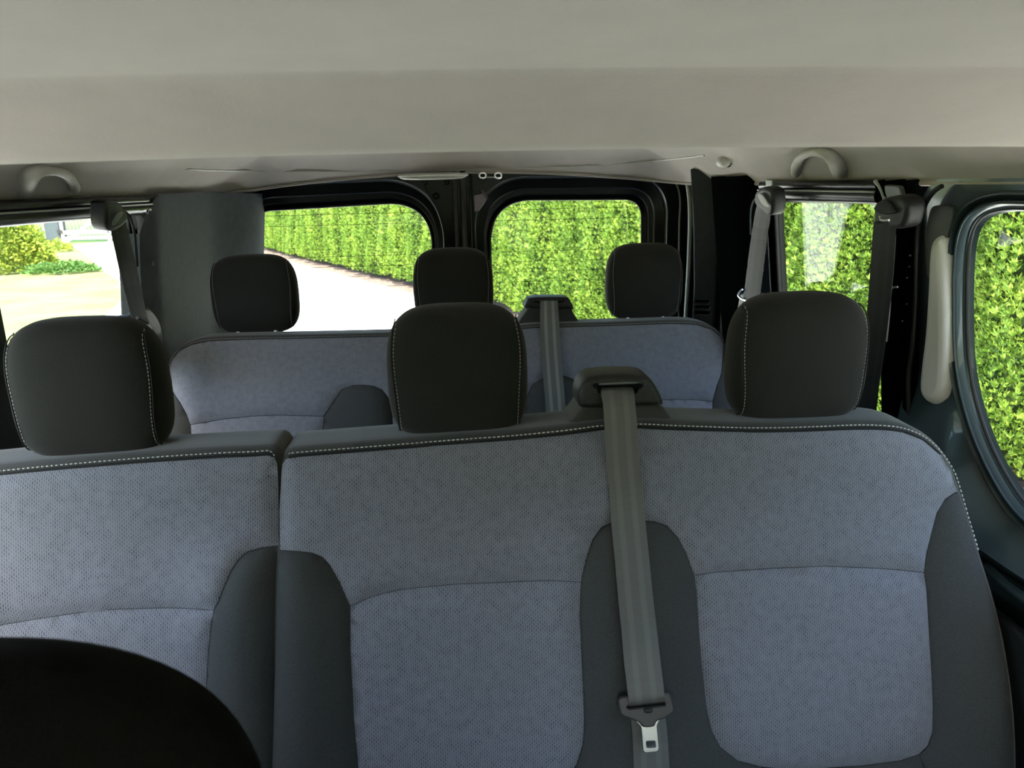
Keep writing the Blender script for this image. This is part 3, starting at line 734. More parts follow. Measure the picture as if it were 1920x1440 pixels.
ribbon('webbing', dense(L3), dense(R3), M_WEB, belt)
L3 = []; R3 = []
for a, b in (((1181, 1322), (1243, 1314)), ((1183, 1350), (1247, 1345)), ((1186, 1380), (1251, 1378)), ((1188, 1440), (1255, 1440)), ((1190, 1500), (1258, 1500)), ((1192, 1590), (1262, 1590))):
    for p, LL_ in ((a, L3), (b, R3)):
        d = .012
        for _ in range(3): u, v = S2.px(*p, d); d = base2(u, v)+.0125
        LL_.append(S2.w(u, v, d))
ribbon('lap_webbing', dense(L3), dense(R3), M_WEB, belt)
TF = Frame(S2.o, S2.ex, S2.ey); td = .045
tp = lambda pts: TF.pxs(pts, td)
mb = MB(); plate(mb, TF, smooth(tp([(1160, 1318), (1164, 1309), (1178, 1305), (1210, 1303), (1245, 1299), (1256, 1302), (1262, 1316), (1265, 1329), (1262, 1337), (1247, 1347), (1232, 1353), (1226, 1363), (1206, 1364), (1196, 1354), (1168, 1343), (1163, 1336)]), 3, True), .009, .0025, [roundpoly(tp([(1177, 1324), (1249, 1318), (1249, 1323), (1177, 1330)]), .002, 3)], d=td)
tg = mb.build('tongue_housing', mat('grey_brown_satin_plastic', (.040, .036, .037), .38), belt)
mb = MB(); plate(mb, TF, smooth(tp([(1208, 1328), (1222, 1327), (1222, 1335), (1209, 1336)]), 3, True), .004, .0015, d=td+.003); mb.build('belt_stop_button', M_BLK, tg)
mb = MB(); plate(mb, TF, roundpoly(tp([(1194, 1354), (1238, 1352), (1233, 1362), (1238, 1411), (1207, 1414), (1203, 1366)]), [.001, .001, .002, .006, .005, .002], 4), .004, .001, [roundpoly(tp([(1213, 1392), (1229, 1391), (1231, 1403), (1214, 1404)]), .001, 3)], d=td-.003); mb.build('latch_plate', M_CHROME, belt)
adopt(belt)

# --- single seat, middle row left
seat1 = empty('single_seat', (-.55, 1.1, .55), 'blue-grey single seat at the left end of the middle row', 'car seat')
S2L = Frame((0, 1.125, 1.345), (1, 0, 0), (0, math.sin(A2), math.cos(A2)))
sl = lambda pts: pxuv(S2L, pts, base2l)
CX = -.555
seamL = [(-40, 892), (0, 888), (100, 878), (250, 865), (400, 855), (470, 852), (500, 850), (511, 853), (518, 864)]
rightL = [(520, 880), (522, 960), (521, 1030), (518, 1150), (514, 1300), (511, 1440), (507, 1680)]
uvS = sl(smooth(seamL, 4)); uvR = sl(smooth(rightL, 3))
hlf = [q for q in uvS if q[0] > CX]+uvR
_sp = [q for q in uvS if -.70 < q[0] < -.34]; SB = float(np.polyfit([q[0] for q in _sp], [q[1] for q in _sp], 1)[0])
def mir(u, v): return (2*CX-u, v+2*SB*(CX-u))
out = hlf+[mir(u, v) for u, v in hlf[::-1]]
shell('backrest', S2L, offs(ccw(out), .010), seat1, M_BAND, base2l, .10, .016)
bolR = [(521, 1024), (490, 1027), (462, 1035), (445, 1050), (432, 1070), (420, 1097), (408, 1128), (399, 1145), (393, 1180), (388, 1230), (385, 1290), (384, 1440), (384, 1600)]
topu = sl(bolR)
half_up = [q for q in sl(smooth([(x, y+1) for x, y in seamL[1:-1]], 4)) if q[0] > CX]+sl([(518, 868), (520, 900), (521, 960), (521, 1023)]+bolR[1:8]+[(340, 1141), (280, 1141), (200, 1144)])
ctr_v = sl([(120, 1150)])[0][1]
half_up = [q for q in half_up if q[0] > CX]
poly = half_up+[(CX, ctr_v-.004)]+[mir(u, v) for u, v in half_up[::-1]]
cushion('upper_panel', S2L, poly, M_FAB, seat1, base2l, .008, .02)
half_lo = [q for q in sl([(200, 1145), (280, 1142), (340, 1142)]+[(399, 1146)]+bolR[8:12]+[(380, 1470), (350, 1490), (250, 1495)]) if q[0] > CX]
poly = half_lo+[mir(u, v) for u, v in half_lo[::-1]]
cushion('lower_panel', S2L, poly, M_FAB, seat1, base2l, .010, .025)
bR = sl([(x+1, y+1) for x, y in bolR[:12]]+[(380, 1600), (505, 1600), (510, 1440), (513, 1300), (517, 1150), (520, 1030)])
cushion('side_bolster', S2L, bR, M_CHAR, seat1, base2l, .012, .025)
cushion('side_bolster', S2L, [mir(u, v) for u, v in bR], M_CHAR, seat1, base2l, .012, .025)
stitch('stitching', S2L, sl(smooth([(x, y-5) for x, y in [(-60, 894)]+seamL[:-2]]+[(507, 847), (515, 856)], 6)), M_STITCH, seat1, base2l, raise_=-.002)
seamline('seam', S2L, sl(smooth([(x, y+2) for x, y in seamL[:-1]], 4)), seat1, base2l, .0022, M_VOID, -.003)
mb = MB(); plate(mb, Frame((CX, 1.0, .70), (1, 0, 0), (0, 1, 0)), roundpoly([(-.25, -.42), (.25, -.42), (.25, .02), (-.25, .02)], .05), .13, .03, d=0); mb.build('seat_cushion', M_CHAR, seat1)
headrest(seat1, -.568, 1.195, 1.457, .116, .1085)
adopt(seat1)

# --- rear bench
A3 = math.radians(17)
S3 = Frame((0, 2.135, 1.34), (1, 0, 0), (0, math.sin(A3), math.cos(A3)))
def base3(u, v):
    k = lowf(v, -.05, .12)
    return k*(.026*gau(u-.80, .08)+.022*gau(u-.24, .08)+.022*gau(u+.24, .08)+.026*gau(u+.79, .08))
s3 = lambda pts: pxuv(S3, pts, base3)
rear = empty('rear_bench_seat', (0, 2.15, .55), 'three-place blue-grey bench at the back of the van below the rear windows', 'car seat')
seam3 = [(316, 690), (322, 672), (336, 656), (358, 645), (390, 638), (460, 635), (560, 633), (730, 629), (850, 623), (960, 617), (1000, 613), (1080, 611), (1180, 608), (1260, 605), (1305, 607), (1335, 616), (1352, 630), (1357, 642)]
o3 = seam3+[(1362, 665), (1364, 700), (1372, 760), (1380, 850), (1385, 1000), (300, 1030), (302, 900), (306, 800), (310, 740), (311, 715)]
shell('backrest', S3, offs(ccw(s3(smooth(o3, 3, True))), .008), rear, M_BAND, base3, .075, .014)
up3 = [(x, y+2) for x, y in seam3]+[(1356, 665), (1353, 700), (1344, 724), (1337, 752), (1300, 749), (1244, 749), (1180, 750), (1094, 752), (1088, 730), (1074, 710), (1057, 704), (1035, 705), (1018, 709), (1000, 719), (990, 738), (984, 755), (960, 760), (850, 764), (735, 770),
    (728, 745), (716, 730), (700, 723), (680, 721), (662, 722), (640, 730), (628, 748), (615, 768), (606, 780), (560, 779), (520, 778), (470, 780), (420, 785), (356, 796), (350, 778), (338, 756), (323, 733), (317, 712)]
cushion('upper_panel', S3, s3(up3), M_FAB, rear, base3, .008, .02, h=.016)
cushion('lower_panel', S3, s3([(357, 797), (420, 786), (470, 781), (520, 779), (560, 780), (606, 781), (605, 830), (605, 990), (362, 1000), (360, 850)]), M_FAB, rear, base3, .01, .025, h=.016)
cushion('lower_panel', S3, s3([(735, 771), (850, 765), (960, 761), (984, 756), (978, 800), (976, 980), (740, 985), (738, 850)]), M_FAB, rear, base3, .01, .025, h=.016)
cushion('lower_panel', S3, s3([(1094, 753), (1180, 751), (1244, 750), (1300, 750), (1337, 753), (1336, 800), (1332, 960), (1102, 970), (1098, 850)]), M_FAB, rear, base3, .01, .025, h=.016)
cushion('side_bolster', S3, s3([(316, 714), (322, 734), (337, 757), (349, 779), (356, 798), (359, 850), (361, 1000), (303, 1010), (303, 900), (307, 800), (311, 740)]), M_CHAR, rear, base3, .010, .02, h=.016)
cushion('centre_bolster', S3, s3([(607, 781), (616, 769), (629, 749), (641, 731), (662, 723), (680, 722), (700, 724), (715, 731), (727, 746), (734, 771), (737, 850), (739, 990), (606, 992), (606, 830)]), M_CHAR, rear, base3, .010, .02, h=.016)
cushion('centre_bolster', S3, s3([(985, 756), (991, 739), (1001, 720), (1018, 710), (1035, 706), (1057, 705), (1073, 711), (1087, 731), (1093, 753), (1097, 850), (1101, 970), (977, 980), (979, 800)]), M_CHAR, rear, base3, .010, .02, h=.016)
cushion('side_bolster', S3, s3([(1357, 666), (1361, 700), (1370, 760), (1378, 850), (1382, 960), (1333, 960), (1337, 800), (1338, 752), (1345, 725), (1354, 701)]), M_CHAR, rear, base3, .010, .02, h=.016)
stitch('stitching', S3, s3(smooth([(x, y-1) for x, y in seam3], 6)), M_STITCHD, rear, base3, rr=.0008, raise_=-.001)
mb = MB(); plate(mb, Frame((0, 2.0, .74), (1, 0, 0), (0, 1, 0)), roundpoly([(-.76, -.42), (.78, -.42), (.78, .02), (-.76, .02)], .05), .13, .03, d=0); mb.build('seat_cushion', M_CHAR, rear)
headrest(rear, -.572, 2.235, 1.459, .121, .1105)
headrest(rear, -.008, 2.235, 1.462, .116, .1105)
headrest(rear, .553, 2.235, 1.460, .114, .1105)
tower(rear, 2.18, [(968, 614), (976, 598), (986, 585), (992, 576), (1070, 576), (1076, 588), (1084, 600), (1090, 611), (1040, 612)],
      [(987, 577), (984, 574), (988, 564), (994, 559), (1020, 557), (1045, 557), (1064, 558), (1070, 565), (1075, 576), (1073, 580), (1030, 581)],
      [(997, 563), (1003, 561), (1025, 563), (1050, 561), (1058, 563), (1053, 567), (1028, 568), (1004, 567)], th=.08)
adopt(rear)
belt3 = empty('seat_belt', (.2, 2.1, .95), 'light grey belt running down the rear bench from its small belt tower', 'seat belt')
L3 = [atY(1013, 564, 2.166)]; R3 = [atY(1046, 564, 2.166)]
L3.append(atY(1013, 585, 2.158)); R3.append(atY(1047, 585, 2.158))
for a, b in (((1013, 612), (1049, 611)), ((1015, 650), (1051, 648)), ((1018, 700), (1055, 698)), ((1022, 750), (1059, 748)), ((1027, 810), (1063, 808)), ((1034, 900), (1070, 900)), ((1038, 960), (1074, 960))):
    for p, LL_ in ((a, L3), (b, R3)):
        d = .012
        for _ in range(3): u, v = S3.px(*p, d); d = base3(u, v)+.013
        LL_.append(S3.w(u, v, d))
M_WEBL = webbing('light_belt_webbing', (.10, .105, .10), (.20, .205, .195))
ribbon('webbing', dense(L3), dense(R3), M_WEBL, belt3); adopt(belt3)

# --- front seat in the foreground, lower left
fs = empty('front_seat', (-.30, .42, .55), 'near black front seat whose rounded headrest fills the bottom left corner', 'car seat')
hc = np.array([-.320, .42, 1.352])
def blob(c, a, b, t, n1=2.6, n2=2.6, k=64):
    L = []
    for j in range(-10, 11):
        ph = math.pi/2*j/10; s = max(abs(math.cos(ph))**(2/n2), .02); d = math.copysign(abs(math.sin(ph))**(2/n2), ph)*t
        L.append([c+np.array([a*s*math.copysign(abs(math.cos(q))**(2/n1), math.cos(q)), d, b*s*math.copysign(abs(math.sin(q))**(2/n1), math.sin(q))]) for q in np.linspace(0, 2*math.pi, k+1)[:-1]])
    return L
M_FRONT = noisy(mat('black_front_seat_cloth', (.005, .005, .005), .95, spec=.1), 500, (.004, .004, .004), (.008, .008, .0075), .2, 600)
mb = MB(); mb.loft(blob(hc, .185, .140, .055, 2.5), cap0=True, cap1=True); h_ = mb.build('headrest', M_FRONT, fs, ang=None)
for sg in (-1, 1):
    m2 = MB(); m2.tube([hc+np.array([sg*.06, 0, -.20]), hc+np.array([sg*.06, 0, -.10])], .007, 10); m2.build('headrest_post', M_CHROME, fs)
mb = MB(); L = []
for z, hw_, t_ in ((.62, .24, .07), (.80, .26, .075), (1.0, .25, .07), (1.12, .22, .06), (1.18, .19, .05), (1.205, .15, .03)):
    L.append([np.array([-.30+hw_*math.copysign(abs(math.cos(q))**.5, math.cos(q)), .41-(1.2-z)*.25+t_*math.copysign(abs(math.sin(q))**.6, math.sin(q)), z]) for q in np.linspace(0, 2*math.pi, 49)[:-1]])
mb.loft(L, cap0=True, cap1=True); mb.build('backrest', M_FRONT, fs, ang=60)
mb = MB(); plate(mb, Frame((-.30, .10, .66), (1, 0, 0), (0, 1, 0)), roundpoly([(-.25, -.28), (.25, -.28), (.25, .2), (-.25, .2)], .06), .13, .03); mb.build('seat_cushion', M_FRONT, fs)
adopt(fs)

# ------------------------------------------------------------------ side belts
def side_belt(side, name, label, web, hood, hl, guide=None, extra=None, mt=None):
    fr = LW if side < 0 else RW
    ps = [fr.w(*fr.px(*web[0][0], web[0][2]), web[0][2])]
    root = empty('seat_belt', ps[0], label, 'seat belt')
    L3 = [fr.w(*fr.px(*a, d), d) for a, b, d in web]; R3 = [fr.w(*fr.px(*b, d2), d2) for a, b, d in web for d2 in [d]]
    ribbon('webbing', dense(L3), dense(R3), mt or M_WEBD, root)
    mb = MB(); P = ccw(smooth(fr.pxs(hood, hl), 4, True)); plate(mb, fr, P, .035, .008, d=hl, rs=4); hd = mb.build('upper_anchor', M_BLK, root)
    if guide:
        mb = MB(); P = ccw(smooth(fr.pxs(guide[0], guide[1]), 4, True)); plate(mb, fr, P, .03, .006, d=guide[1]); mb.build('lower_guide', M_BLK, root)
    if extra: extra(fr, root, hd)
    adopt(root); return root
def ex_left(fr, root, hd):
    m2 = MB(); m2.tube([fr.w(*fr.px(x, y, .075), .075) for x, y in smooth([(231, 395), (240, 402), (248, 420), (253, 445), (256, 475), (258, 500)], 4)], .003, 6); m2.build('retaining_wire', M_DKG, root)
    m2 = MB(); plate(m2, fr, smooth(fr.pxs([(214, 412), (222, 398), (230, 396), (231, 402), (222, 415), (214, 422)], .085), 3, True), .004, .0015, d=.085); m2.build('slot_plate', M_PADG, hd)
    m2 = MB(); plate(m2, fr, roundpoly(fr.pxs([(268, 608), (277, 606), (284, 613), (289, 624), (285, 629), (280, 624), (277, 614)], .10), .001, 2), .003, .001, d=.10); m2.build('latch_plate', M_CHROME, root)
    m2 = MB(); m2.tube([fr.w(*fr.px(x, y, .100), .100) for x, y in ((257, 596), (268, 602), (276, 606))], .004, 6); m2.build('tongue_housing', M_BLK, root)
side_belt(-1, 'l', 'dark belt hanging slanted beside the left window, chrome tongue at its lower end',
    [((212, 405), (232, 398), .062), ((208, 430), (238, 425), .066), ((216, 470), (248, 465), .066), ((226, 515), (258, 510), .066), ((236, 555), (266, 550), .066), ((247, 598), (275, 590), .068), ((255, 630), (284, 625), .068), ((275, 720), (305, 715), .068)],
    [(200, 386), (202, 378), (214, 375), (228, 382), (238, 396), (241, 412), (232, 424), (214, 434), (203, 428), (200, 410)], .078,
    ([(240, 600), (246, 592), (262, 590), (275, 577), (287, 583), (300, 605), (306, 640), (300, 680), (262, 660), (248, 630)], .055), ex_left)
def ex_c(fr, root, hd):
    m2 = MB(); plate(m2, fr, smooth(fr.pxs([(1420, 366), (1426, 363), (1434, 372), (1441, 385), (1438, 389), (1428, 382)], .088), 3, True), .004, .0015, d=.088); m2.build('slot_plate', M_CLIP, hd)
    m2 = MB(); m2.tube([fr.w(*fr.px(x, y, .05), .05) for x, y in smooth([(1423, 368), (1412, 378), (1407, 400), (1407, 440)], 4)], .0025, 6); m2.build('retaining_wire', M_DKG, root)
    m2 = MB(); plate(m2, fr, roundpoly(fr.pxs([(1435, 338), (1446, 338), (1446, 358), (1443, 357), (1440, 354), (1436, 354)], .05), .001, 2), .004, .001, d=.05); m2.build('height_rail', M_SEAL, root)
    m2 = MB(); m2.tube([fr.w(*fr.px(x, y, .070), .070) for x, y in smooth([(1392, 543), (1384, 552), (1392, 561), (1410, 566)], 4)], .003, 6); m2.build('latch_plate', M_CHROME, root)
side_belt(1, 'c', 'dark grey belt hanging left of the hedge view in the right middle window',
    [((1422, 378), (1438, 385), .072), ((1417, 395), (1444, 403), .070), ((1411, 430), (1440, 434), .066), ((1404, 480), (1434, 483), .066), ((1398, 530), (1428, 533), .066), ((1394, 556), (1425, 560), .066), ((1388, 620), (1420, 624), .066), ((1380, 700), (1412, 704), .066)],
    [(1414, 372), (1416, 360), (1428, 351), (1444, 356), (1448, 375), (1446, 400), (1438, 404), (1428, 395), (1416, 385)], .080,
    ([(1386, 556), (1396, 550), (1432, 556), (1436, 566), (1432, 600), (1384, 600)], .055), ex_c)
def ex_b(fr, root, hd):
    m2 = MB(); plate(m2, fr, smooth(fr.pxs([(1637, 393), (1641, 383), (1651, 376), (1662, 378), (1672, 392), (1674, 400), (1658, 403), (1645, 400)], .088), 3, True), .01, .004, d=.088); m2.build('hood', M_DKG, hd)
    m2 = MB(); m2.tube([fr.w(*fr.px(x, y, .092), .092) for x, y in ((1650, 405), (1651, 412), (1658, 414), (1667, 413))], .0022, 6); m2.build('slot_plate', M_CHROME, hd)
    m2 = MB(); m2.tube([fr.w(*fr.px(x, y, .05), .05) for x, y in smooth([(1683, 538), (1672, 540), (1669, 550), (1668, 580), (1662, 640)], 4)], .0018, 6); m2.build('retaining_wire', M_SEAL, root)
side_belt(1, 'b', 'wide black belt hanging in front of the pillar between right middle window and sliding door',
    [((1645, 400), (1680, 404), .078), ((1638, 425), (1680, 430), .074), ((1634, 480), (1677, 484), .072), ((1630, 540), (1672, 544), .070), ((1625, 600), (1665, 604), .068), ((1620, 660), (1657, 664), .066), ((1614, 720), (1648, 724), .064), ((1606, 790), (1640, 794), .062), ((1590, 900), (1624, 904), .06)],
    [(1637, 400), (1640, 383), (1655, 372), (1672, 368), (1690, 370), (1700, 385), (1698, 410), (1688, 428), (1668, 428), (1662, 418), (1640, 420)], .080, None, ex_b)

# ------------------------------------------------------------------ grab handles, hooks, lamp
def handle(side, pts, rads, label):
    fr = LW if side < 0 else RW
    P = [fr.w(*fr.px(x, y, d), d) for x, y, d in pts]; root = empty('grab_handle', P[0], label, 'grab handle', None)
    mb = MB(); S_ = dense(P, 5); R_ = np.interp(np.linspace(0, len(rads)-1, len(S_)), range(len(rads)), rads); mb.tube(S_, list(R_), 12); mb.build('grip', M_CEILG, root, ang=None)
    for i in (0, -1):
        mb = MB(); c = P[i]; nr = fr.ez
        ax = fr.ex; ay = fr.ey
        mb.loft([[c-nr*.004+nr*h+ax*(r_*1.1*math.cos(a))+ay*(r_*math.sin(a)) for a in np.linspace(0, 2*math.pi, 17)[:-1]] for r_, h in ((.018, -.012), (.017, .0), (.013, .006), (.002, .008))], cap1=True)
        mb.build('handle_foot', M_CEILG, root, ang=None)
    adopt(root)
handle(-1, [(45, 352, .012), (48, 340, .036), (60, 327, .062), (80, 320, .076), (105, 321, .076), (124, 328, .062), (134, 340, .036), (138, 352, .014)], [.018, .018, .015, .009, .008, .009, .011, .013], 'beige grab handle on the left roof rail above the left window')
handle(1, [(1494, 324, .014), (1494, 310, .036), (1502, 294, .062), (1522, 286, .076), (1545, 287, .076), (1561, 296, .062), (1572, 310, .036), (1576, 320, .014)], [.013, .012, .009, .008, .009, .014, .018, .018], 'beige grab handle on the right roof rail above the right middle window')
def hook(px_, py_, Yp, w, h, label, flip):
    c = atY(px_, py_, Yp); root = empty('coat_hook', c, label, 'coat hook', None)
    mb = MB()
    q = np.linspace(0, 2*math.pi, 21)[:-1]
    mb.loft([[c+np.array([w*s*math.cos(a), dy, h*s*math.sin(a)]) for a in q] for s, dy in ((.05, -.014), (.5, -.013), (.8, -.009), (1, .0), (1.0, .03))], cap0=True, cap1=True)
    mb.build('hook_body', M_CEILG, root, ang=None)
    mb = MB(); c2 = c+np.array([-flip*w*.9, .008, 0]); mb.loft([[c2+np.array([w*.55*s*math.cos(a), dy, h*1.05*s*math.sin(a)]) for a in q] for s, dy in ((.05, -.002), (.8, -.001), (1, .004), (1, .02))], cap0=True, cap1=True)
    mb.build('recess', M_PADG, root, ang=None)
    adopt(root)
hook(292, 326, 2.20, .017, .015, 'small beige hook on the roof lining right of the left grab handle', 1)
hook(1360, 303, 2.15, .016, .015, 'small beige hook on the roof lining left of the right grab handle', -1)
hook(1752, 287, 1.42, .016, .012, 'small beige hook on the roof lining above the sliding door', -1)
lampo = empty('interior_lamp', atY(810, 329, 2.78), 'slim pale oval ceiling lamp above the gap between the rear windows', 'lamp')
mb = MB(); c = atY(812, 330, 2.74); q = np.linspace(0, 2*math.pi, 41)[:-1]
mb.loft([[c+np.array([.117*s*math.copysign(abs(math.cos(a))**.7, math.cos(a)), .03*s*math.sin(a), z]) for a in q] for s, z in ((1, .008), (1.0, .002), (.97, -.005), (.85, -.010), (.5, -.012), (.05, -.0125))], cap1=True)
mb.build('lens', M_CEILG, lampo, ang=None)
mb = MB(); mb.tube([c+np.array([.118*math.copysign(abs(math.cos(a))**.7, math.cos(a)), .031*math.sin(a), .001]) for a in q], .0028, 6, True); mb.build('bezel', M_PAD, lampo, ang=None); adopt(lampo)

# ------------------------------------------------------------------ outdoors
M_DRIVE = noisy(mat('pale_concrete', (.6, .6, .58), .8), 3, (.72, .72, .70), (.80, .80, .78), .3, 60)
M_LAWN = noisy(mat('sunlit_lawn', (.3, .4, .1), .95), 1.2, (.135, .165, .045), (.185, .205, .075), .6, 60, dist=.02)
M_MULCH = noisy(mat('bark_mulch', (.3, .2, .16), .95), 28, (.06, .038, .03), (.20, .145, .12), .9, 40, dist=.03)
def ground(name, pts, z, m_, h):
    V, T = cdt([ccw(pts)]); mb = MB(); mb.add([(u, v, z) for u, v in V], T)
    P = ccw(pts); mb.loft([[(u, v, z-h) for u, v in P], [(u, v, z) for u, v in P]]); return mb.build(name, m_, sm=False)
struct(ground('ground', [(-70, -50), (60, -50), (60, 70), (-70, 70)], -.03, M_LAWN, .1))
HB = [(7.0, -6.0), (4.75, 0), (3.45, 3.9), (1.0, 10.9), (-.70, 14.3), (-3.5, 19.9), (-6.1, 25.4), (-9.0, 31.6)]     # hedge line
ME = [(6.0, -6.0), (3.9, 0), (2.6, 3.9), (.45, 9.9), (-1.1, 13.4), (-4.0, 19.0), (-6.4, 23.8), (-9.4, 29.6)]
struct(ground('grass_verge', [(-30, 28.6), (-11.5, 30.2), (-10, 45), (-45, 50)], .004, noisy(mat('green_grass', (.1, .2, .04), .95), 2, (.045, .10, .025), (.075, .15, .04), .5, 50, dist=.02), .03))
struct(ground('driveway', ME+[(-12.5, 29.9), (-13.3, 28.2), (-10.4, 23.0), (-8.6, 19.4), (-7.0, 16.6), (-5.6, 13.3), (-4.6, 9.5), (-4.0, 5), (-3.9, 0), (-3.9, -12), (6, -12)], 0, M_DRIVE, .06))
mul = tag(ground('bark_mulch', ME+[(a+.9, b) for a, b in HB[::-1]], .015, M_MULCH, .06), 'strip of brown bark mulch along the foot of the hedge', 'mulch', kind='stuff')
mb = MB(); P = ME; mb.tube([(a, b, .0) for a, b in ME], .045, 6, flat=.9); tag(mb.build('kerb_edging', mat('pale_edging_stone', (.45, .43, .41), .8)), 'thin pale edging between the driveway and the bark strip', 'edging')

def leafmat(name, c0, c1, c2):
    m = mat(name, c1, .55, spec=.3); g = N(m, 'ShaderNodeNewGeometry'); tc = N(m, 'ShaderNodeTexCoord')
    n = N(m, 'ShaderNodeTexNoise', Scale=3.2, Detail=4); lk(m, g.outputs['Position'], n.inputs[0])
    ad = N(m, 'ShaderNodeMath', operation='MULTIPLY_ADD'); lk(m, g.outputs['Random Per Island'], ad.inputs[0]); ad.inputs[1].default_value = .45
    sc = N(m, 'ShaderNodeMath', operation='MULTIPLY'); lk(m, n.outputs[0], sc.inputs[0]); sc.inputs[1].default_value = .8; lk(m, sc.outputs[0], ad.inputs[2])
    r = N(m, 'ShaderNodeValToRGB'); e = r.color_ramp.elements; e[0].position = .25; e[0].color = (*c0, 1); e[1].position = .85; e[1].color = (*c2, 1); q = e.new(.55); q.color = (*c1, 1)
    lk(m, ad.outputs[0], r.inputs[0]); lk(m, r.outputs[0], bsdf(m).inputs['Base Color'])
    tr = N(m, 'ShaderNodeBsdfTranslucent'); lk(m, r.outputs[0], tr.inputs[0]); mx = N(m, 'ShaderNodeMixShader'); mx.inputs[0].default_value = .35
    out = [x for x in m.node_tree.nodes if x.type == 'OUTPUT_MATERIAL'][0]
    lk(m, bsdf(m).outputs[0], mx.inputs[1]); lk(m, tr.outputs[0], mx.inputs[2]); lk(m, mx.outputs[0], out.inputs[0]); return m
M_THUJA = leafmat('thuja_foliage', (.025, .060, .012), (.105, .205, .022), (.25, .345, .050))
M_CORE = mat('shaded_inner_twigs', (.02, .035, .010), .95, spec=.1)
M_BARK = mat('thuja_bark', (.12, .08, .05), .9)
def thuja_mesh(seed, ht, rad, nspray, size):
    R = np.random.RandomState(seed)
    t = R.rand(nspray)**.95; ang = R.rand(nspray)*2*np.pi
    z = .12+t*(ht-.12)
    prof = np.clip(1.02-.25*(z/ht)-.9*np.clip((z/ht-.86)/.14, 0, 1)**2, .05, 1)*np.clip(.82+z/.5, 0, 1)
    lump = 1+.10*np.sin(ang*3+z*2.1+seed)+.08*np.sin(ang*5-z*4.3+seed*2)
    rr = rad*prof*lump*(.80+.22*R.rand(nspray))
    c = np.stack([rr*np.cos(ang), rr*np.sin(ang), z], 1)
    out = np.stack([np.cos(ang), np.sin(ang), np.zeros(nspray)], 1)
    d = out*(.35+.5*R.rand(nspray, 1))+np.array([0, 0, 1])*(.55+.7*R.rand(nspray, 1))+R.randn(nspray, 3)*.32
    d /= np.linalg.norm(d, axis=1)[:, None]
    s = np.cross(d, out+R.randn(nspray, 3)*.6); s /= np.maximum(np.linalg.norm(s, axis=1), 1e-6)[:, None]
    nrm = np.cross(s, d); L = size*(.6+.8*R.rand(nspray, 1))
    V = []; Fs = []
    # each spray: a central frond and two side fronds, thin kites
    k = 0; allV = np.empty((nspray, 12, 3))
    for i, (a, l, w) in enumerate(((0, 1, .15), (.55, .74, .12), (-.55, .74, .12))):
        dd_ = d*math.cos(a)+s*math.sin(a); ss = s*math.cos(a)-d*math.sin(a); st = c+d*L*(0 if i == 0 else .12)
        allV[:, i*4+0] = st; allV[:, i*4+1] = st+dd_*L*l*.5+ss*L*w+nrm*L*.06; allV[:, i*4+2] = st+dd_*L*l+nrm*L*.12*R.randn(nspray, 1); allV[:, i*4+3] = st+dd_*L*l*.5-ss*L*w+nrm*L*.06
    V = allV.reshape(-1, 3); Fs = np.arange(len(V)).reshape(-1, 4)
    me = bpy.data.meshes.new('thuja_foliage'); me.from_pydata(V.tolist(), [], Fs.tolist()); me.materials.append(M_THUJA); me.update(); return me
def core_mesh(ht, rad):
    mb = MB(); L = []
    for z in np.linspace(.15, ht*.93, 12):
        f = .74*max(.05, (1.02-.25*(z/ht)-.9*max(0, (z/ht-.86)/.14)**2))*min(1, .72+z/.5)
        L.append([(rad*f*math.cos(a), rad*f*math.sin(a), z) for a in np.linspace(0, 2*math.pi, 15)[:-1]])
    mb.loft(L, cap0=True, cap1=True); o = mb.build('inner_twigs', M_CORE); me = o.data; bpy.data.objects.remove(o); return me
def stem_mesh():
    mb = MB(); mb.tube([(0, 0, -.03), (.01, 0, .2), (0, 0, .6)], [.05, .04, .03], 8); o = mb.build('stem', M_BARK); me = o.data; bpy.data.objects.remove(o); return me
HT, RD = 3.3, .45
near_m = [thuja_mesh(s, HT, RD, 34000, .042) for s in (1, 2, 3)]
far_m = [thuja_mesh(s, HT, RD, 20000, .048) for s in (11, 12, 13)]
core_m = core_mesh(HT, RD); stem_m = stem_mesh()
hb = np.array(HB, float); seg = np.linalg.norm(np.diff(hb, axis=0), axis=1); cum = np.concatenate([[0], np.cumsum(seg)])
s = 2.5; i = 0
LBL = 'bright yellow-green thuja standing shoulder to shoulder in the long hedge'
while s < cum[-1]:
    x = np.interp(s, cum, hb[:, 0]); y = np.interp(s, cum, hb[:, 1])
    x += -.07+.04*rnd.uniform(-1, 1)
    t = bpy.data.objects.new('thuja_tree', None); COL.objects.link(t); t.location = (x, y, 0); t.rotation_euler = (0, 0, rnd.uniform(0, 6.28)); sc_ = rnd.uniform(.93, 1.08); t.scale = (sc_, sc_, rnd.uniform(.96, 1.06))
    tag(t, LBL, 'tree', 'thuja trees of the hedge')
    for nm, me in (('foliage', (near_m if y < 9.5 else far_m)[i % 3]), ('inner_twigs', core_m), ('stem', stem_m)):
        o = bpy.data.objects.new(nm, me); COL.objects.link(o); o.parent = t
    s += .68; i += 1

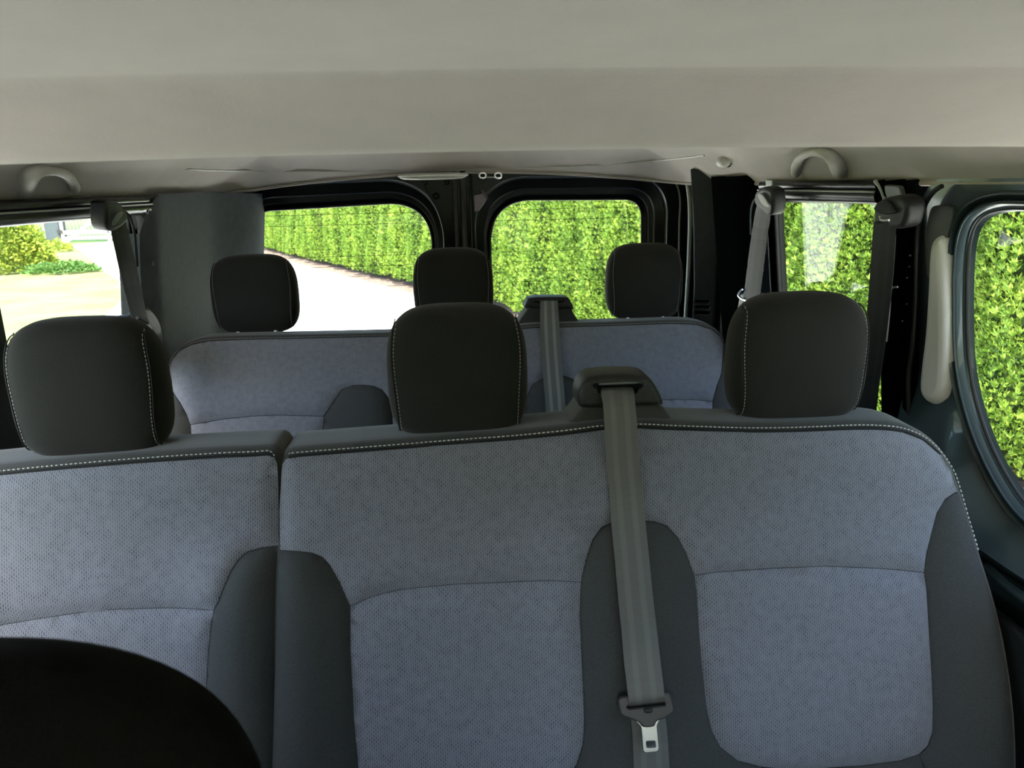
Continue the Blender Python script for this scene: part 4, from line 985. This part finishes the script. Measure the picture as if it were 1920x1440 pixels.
# bush, ground cover, fence and gate seen through the left window
def bushmesh(name, c, rx, ry, rz, n, size, m_, seed):
    R = np.random.RandomState(seed); v = R.randn(n, 3); v[:, 2] = np.abs(v[:, 2]); v /= np.linalg.norm(v, axis=1)[:, None]
    rr = (.75+.3*R.rand(n, 1))*(1+.15*np.sin(v[:, :1]*7)+.12*np.sin(v[:, 1:2]*9+2))
    P = v*rr*np.array([rx, ry, rz]); d = v+R.randn(n, 3)*.7; d /= np.linalg.norm(d, axis=1)[:, None]; s_ = np.cross(d, R.randn(n, 3)); s_ /= np.linalg.norm(s_, axis=1)[:, None]
    L = size*(.6+.8*R.rand(n, 1)); A = np.stack([P, P+d*L*.5+s_*L*.35, P+d*L, P+d*L*.5-s_*L*.35], 1).reshape(-1, 3)
    A[:, 2] = np.maximum(A[:, 2], .01)
    me = bpy.data.meshes.new(name); me.from_pydata(A.tolist(), [], np.arange(len(A)).reshape(-1, 4).tolist()); me.materials.append(m_); me.update()
    o = bpy.data.objects.new(name, me); COL.objects.link(o); o.location = c; return o
M_BUSH = leafmat('golden_shrub_leaves', (.06, .13, .02), (.20, .28, .035), (.36, .38, .06))
M_COVER = leafmat('green_ground_cover', (.03, .09, .02), (.07, .16, .035), (.14, .24, .06))
for (x, y, Yp, rx, ry, rz, n, lab, mt, nm) in (
        (14, 505, 19.2, .95, .9, 1.5, 9500, 'golden-green rounded shrub on the lawn, seen at the far left', M_BUSH, 'garden_shrub'),
        (48, 497, 21.5, .62, .6, 1.05, 5000, 'smaller yellow shrub right behind the rounded one, left of the dark gate post', M_BUSH, 'garden_shrub'),
        (118, 500, 18.6, .75, .5, .17, 1500, 'low green ground cover at the lawn corner by the driveway', M_COVER, 'ground_cover'),
        (100, 470, 25.5, .55, .5, .30, 700, 'little low shrub at the foot of the dark gate post', M_BUSH, 'low_shrub')):
    p = atY(x, y, Yp); o = bushmesh(nm, (p[0], p[1], 0), rx, ry, rz, n, .085, mt, n); tag(o, lab, 'plant' if 'cover' in nm else 'shrub')
M_POST = mat('blue_grey_gate_post', (.03, .04, .055), .7)
pA, pB = atZ(90, 463, 0), atZ(124, 461, 0); YG = float(pA[1])
gpst = empty('gate_post', ((pA[0]+pB[0])/2, YG, 0), 'dark blue-grey gate post at the end of the driveway', 'post')
mb = MB(); plate(mb, YF(YG), [(pA[0], -.02), (pB[0], -.02), (pB[0], 1.75), (pA[0], 1.75)], .5, .02); mb.build('pillar', M_POST, gpst)
mb = MB(); mb.box(((pA[0]+pB[0])/2, YG+.25, 1.79), (pB[0]-pA[0]+.1, .6, .08)); mb.build('cap', M_CEILG, gpst)
mb = MB(); q = atY(112, 434, YG-.03); mb.box(q, (.16, .05, .1)); mb.build('lock_box', M_RUB, gpst); adopt(gpst)
gate = empty('sliding_gate', (pB[0]+2.5, YG+.1, 0), 'white metal gate with crossed braces to the right of the dark gate post', 'gate')
M_WHITE = mat('white_gate_paint', (.8, .8, .8), .5)
GY = YG+.05; x0, x1 = pB[0]+.05, pB[0]+4.6
def zpx(y, x=160): return float(atY(x, y, GY)[2])
mb = MB(); mb.box(((x0+x1)/2, GY, zpx(435)), (x1-x0, .07, .11)); mb.box(((x0+x1)/2, GY, zpx(446)+.0), (x1-x0, .06, .08)); mb.box(((x0+x1)/2, GY, 1.62), (x1-x0, .06, .09)); mb.build('rail', M_WHITE, gate, sm=False)
xm = float(atY(178, 425, GY)[0]); zc_ = zpx(424)
mb = MB()
for sg in (-1, 1):
    a_ = np.array([xm-sg*1.3, GY-.05, zc_+1.1]); b_ = np.array([xm+sg*1.15, GY-.05, zc_-.62]); mb.tube([a_, b_], .05, 6)
mb.build('brace', M_WHITE, gate)
for k in range(4):
    mb = MB(); mb.box((x0+.02+k*(x1-x0)/3, GY, .85), (.07, .07, 1.65)); mb.build('stile', M_WHITE, gate, sm=False)
adopt(gate)
fence = empty('picket_fence', (-12, YG+2.5, 0), 'grey picket fence of upright slats behind the white gate', 'fence')
M_SLAT = mat('grey_fence_slats', (.11, .11, .10), .8)
mb = MB()
for k in range(150):
    mb.box((-21+k*.135, YG+2.5, .95), (.075, .025, 1.75))
mb.build('slats', M_SLAT, fence, sm=False)
mb = MB(); mb.box((-11, YG+2.54, .4), (20, .04, .08)); mb.box((-11, YG+2.54, 1.5), (20, .04, .08)); mb.build('fence_rail', M_SLAT, fence, sm=False)
adopt(fence)
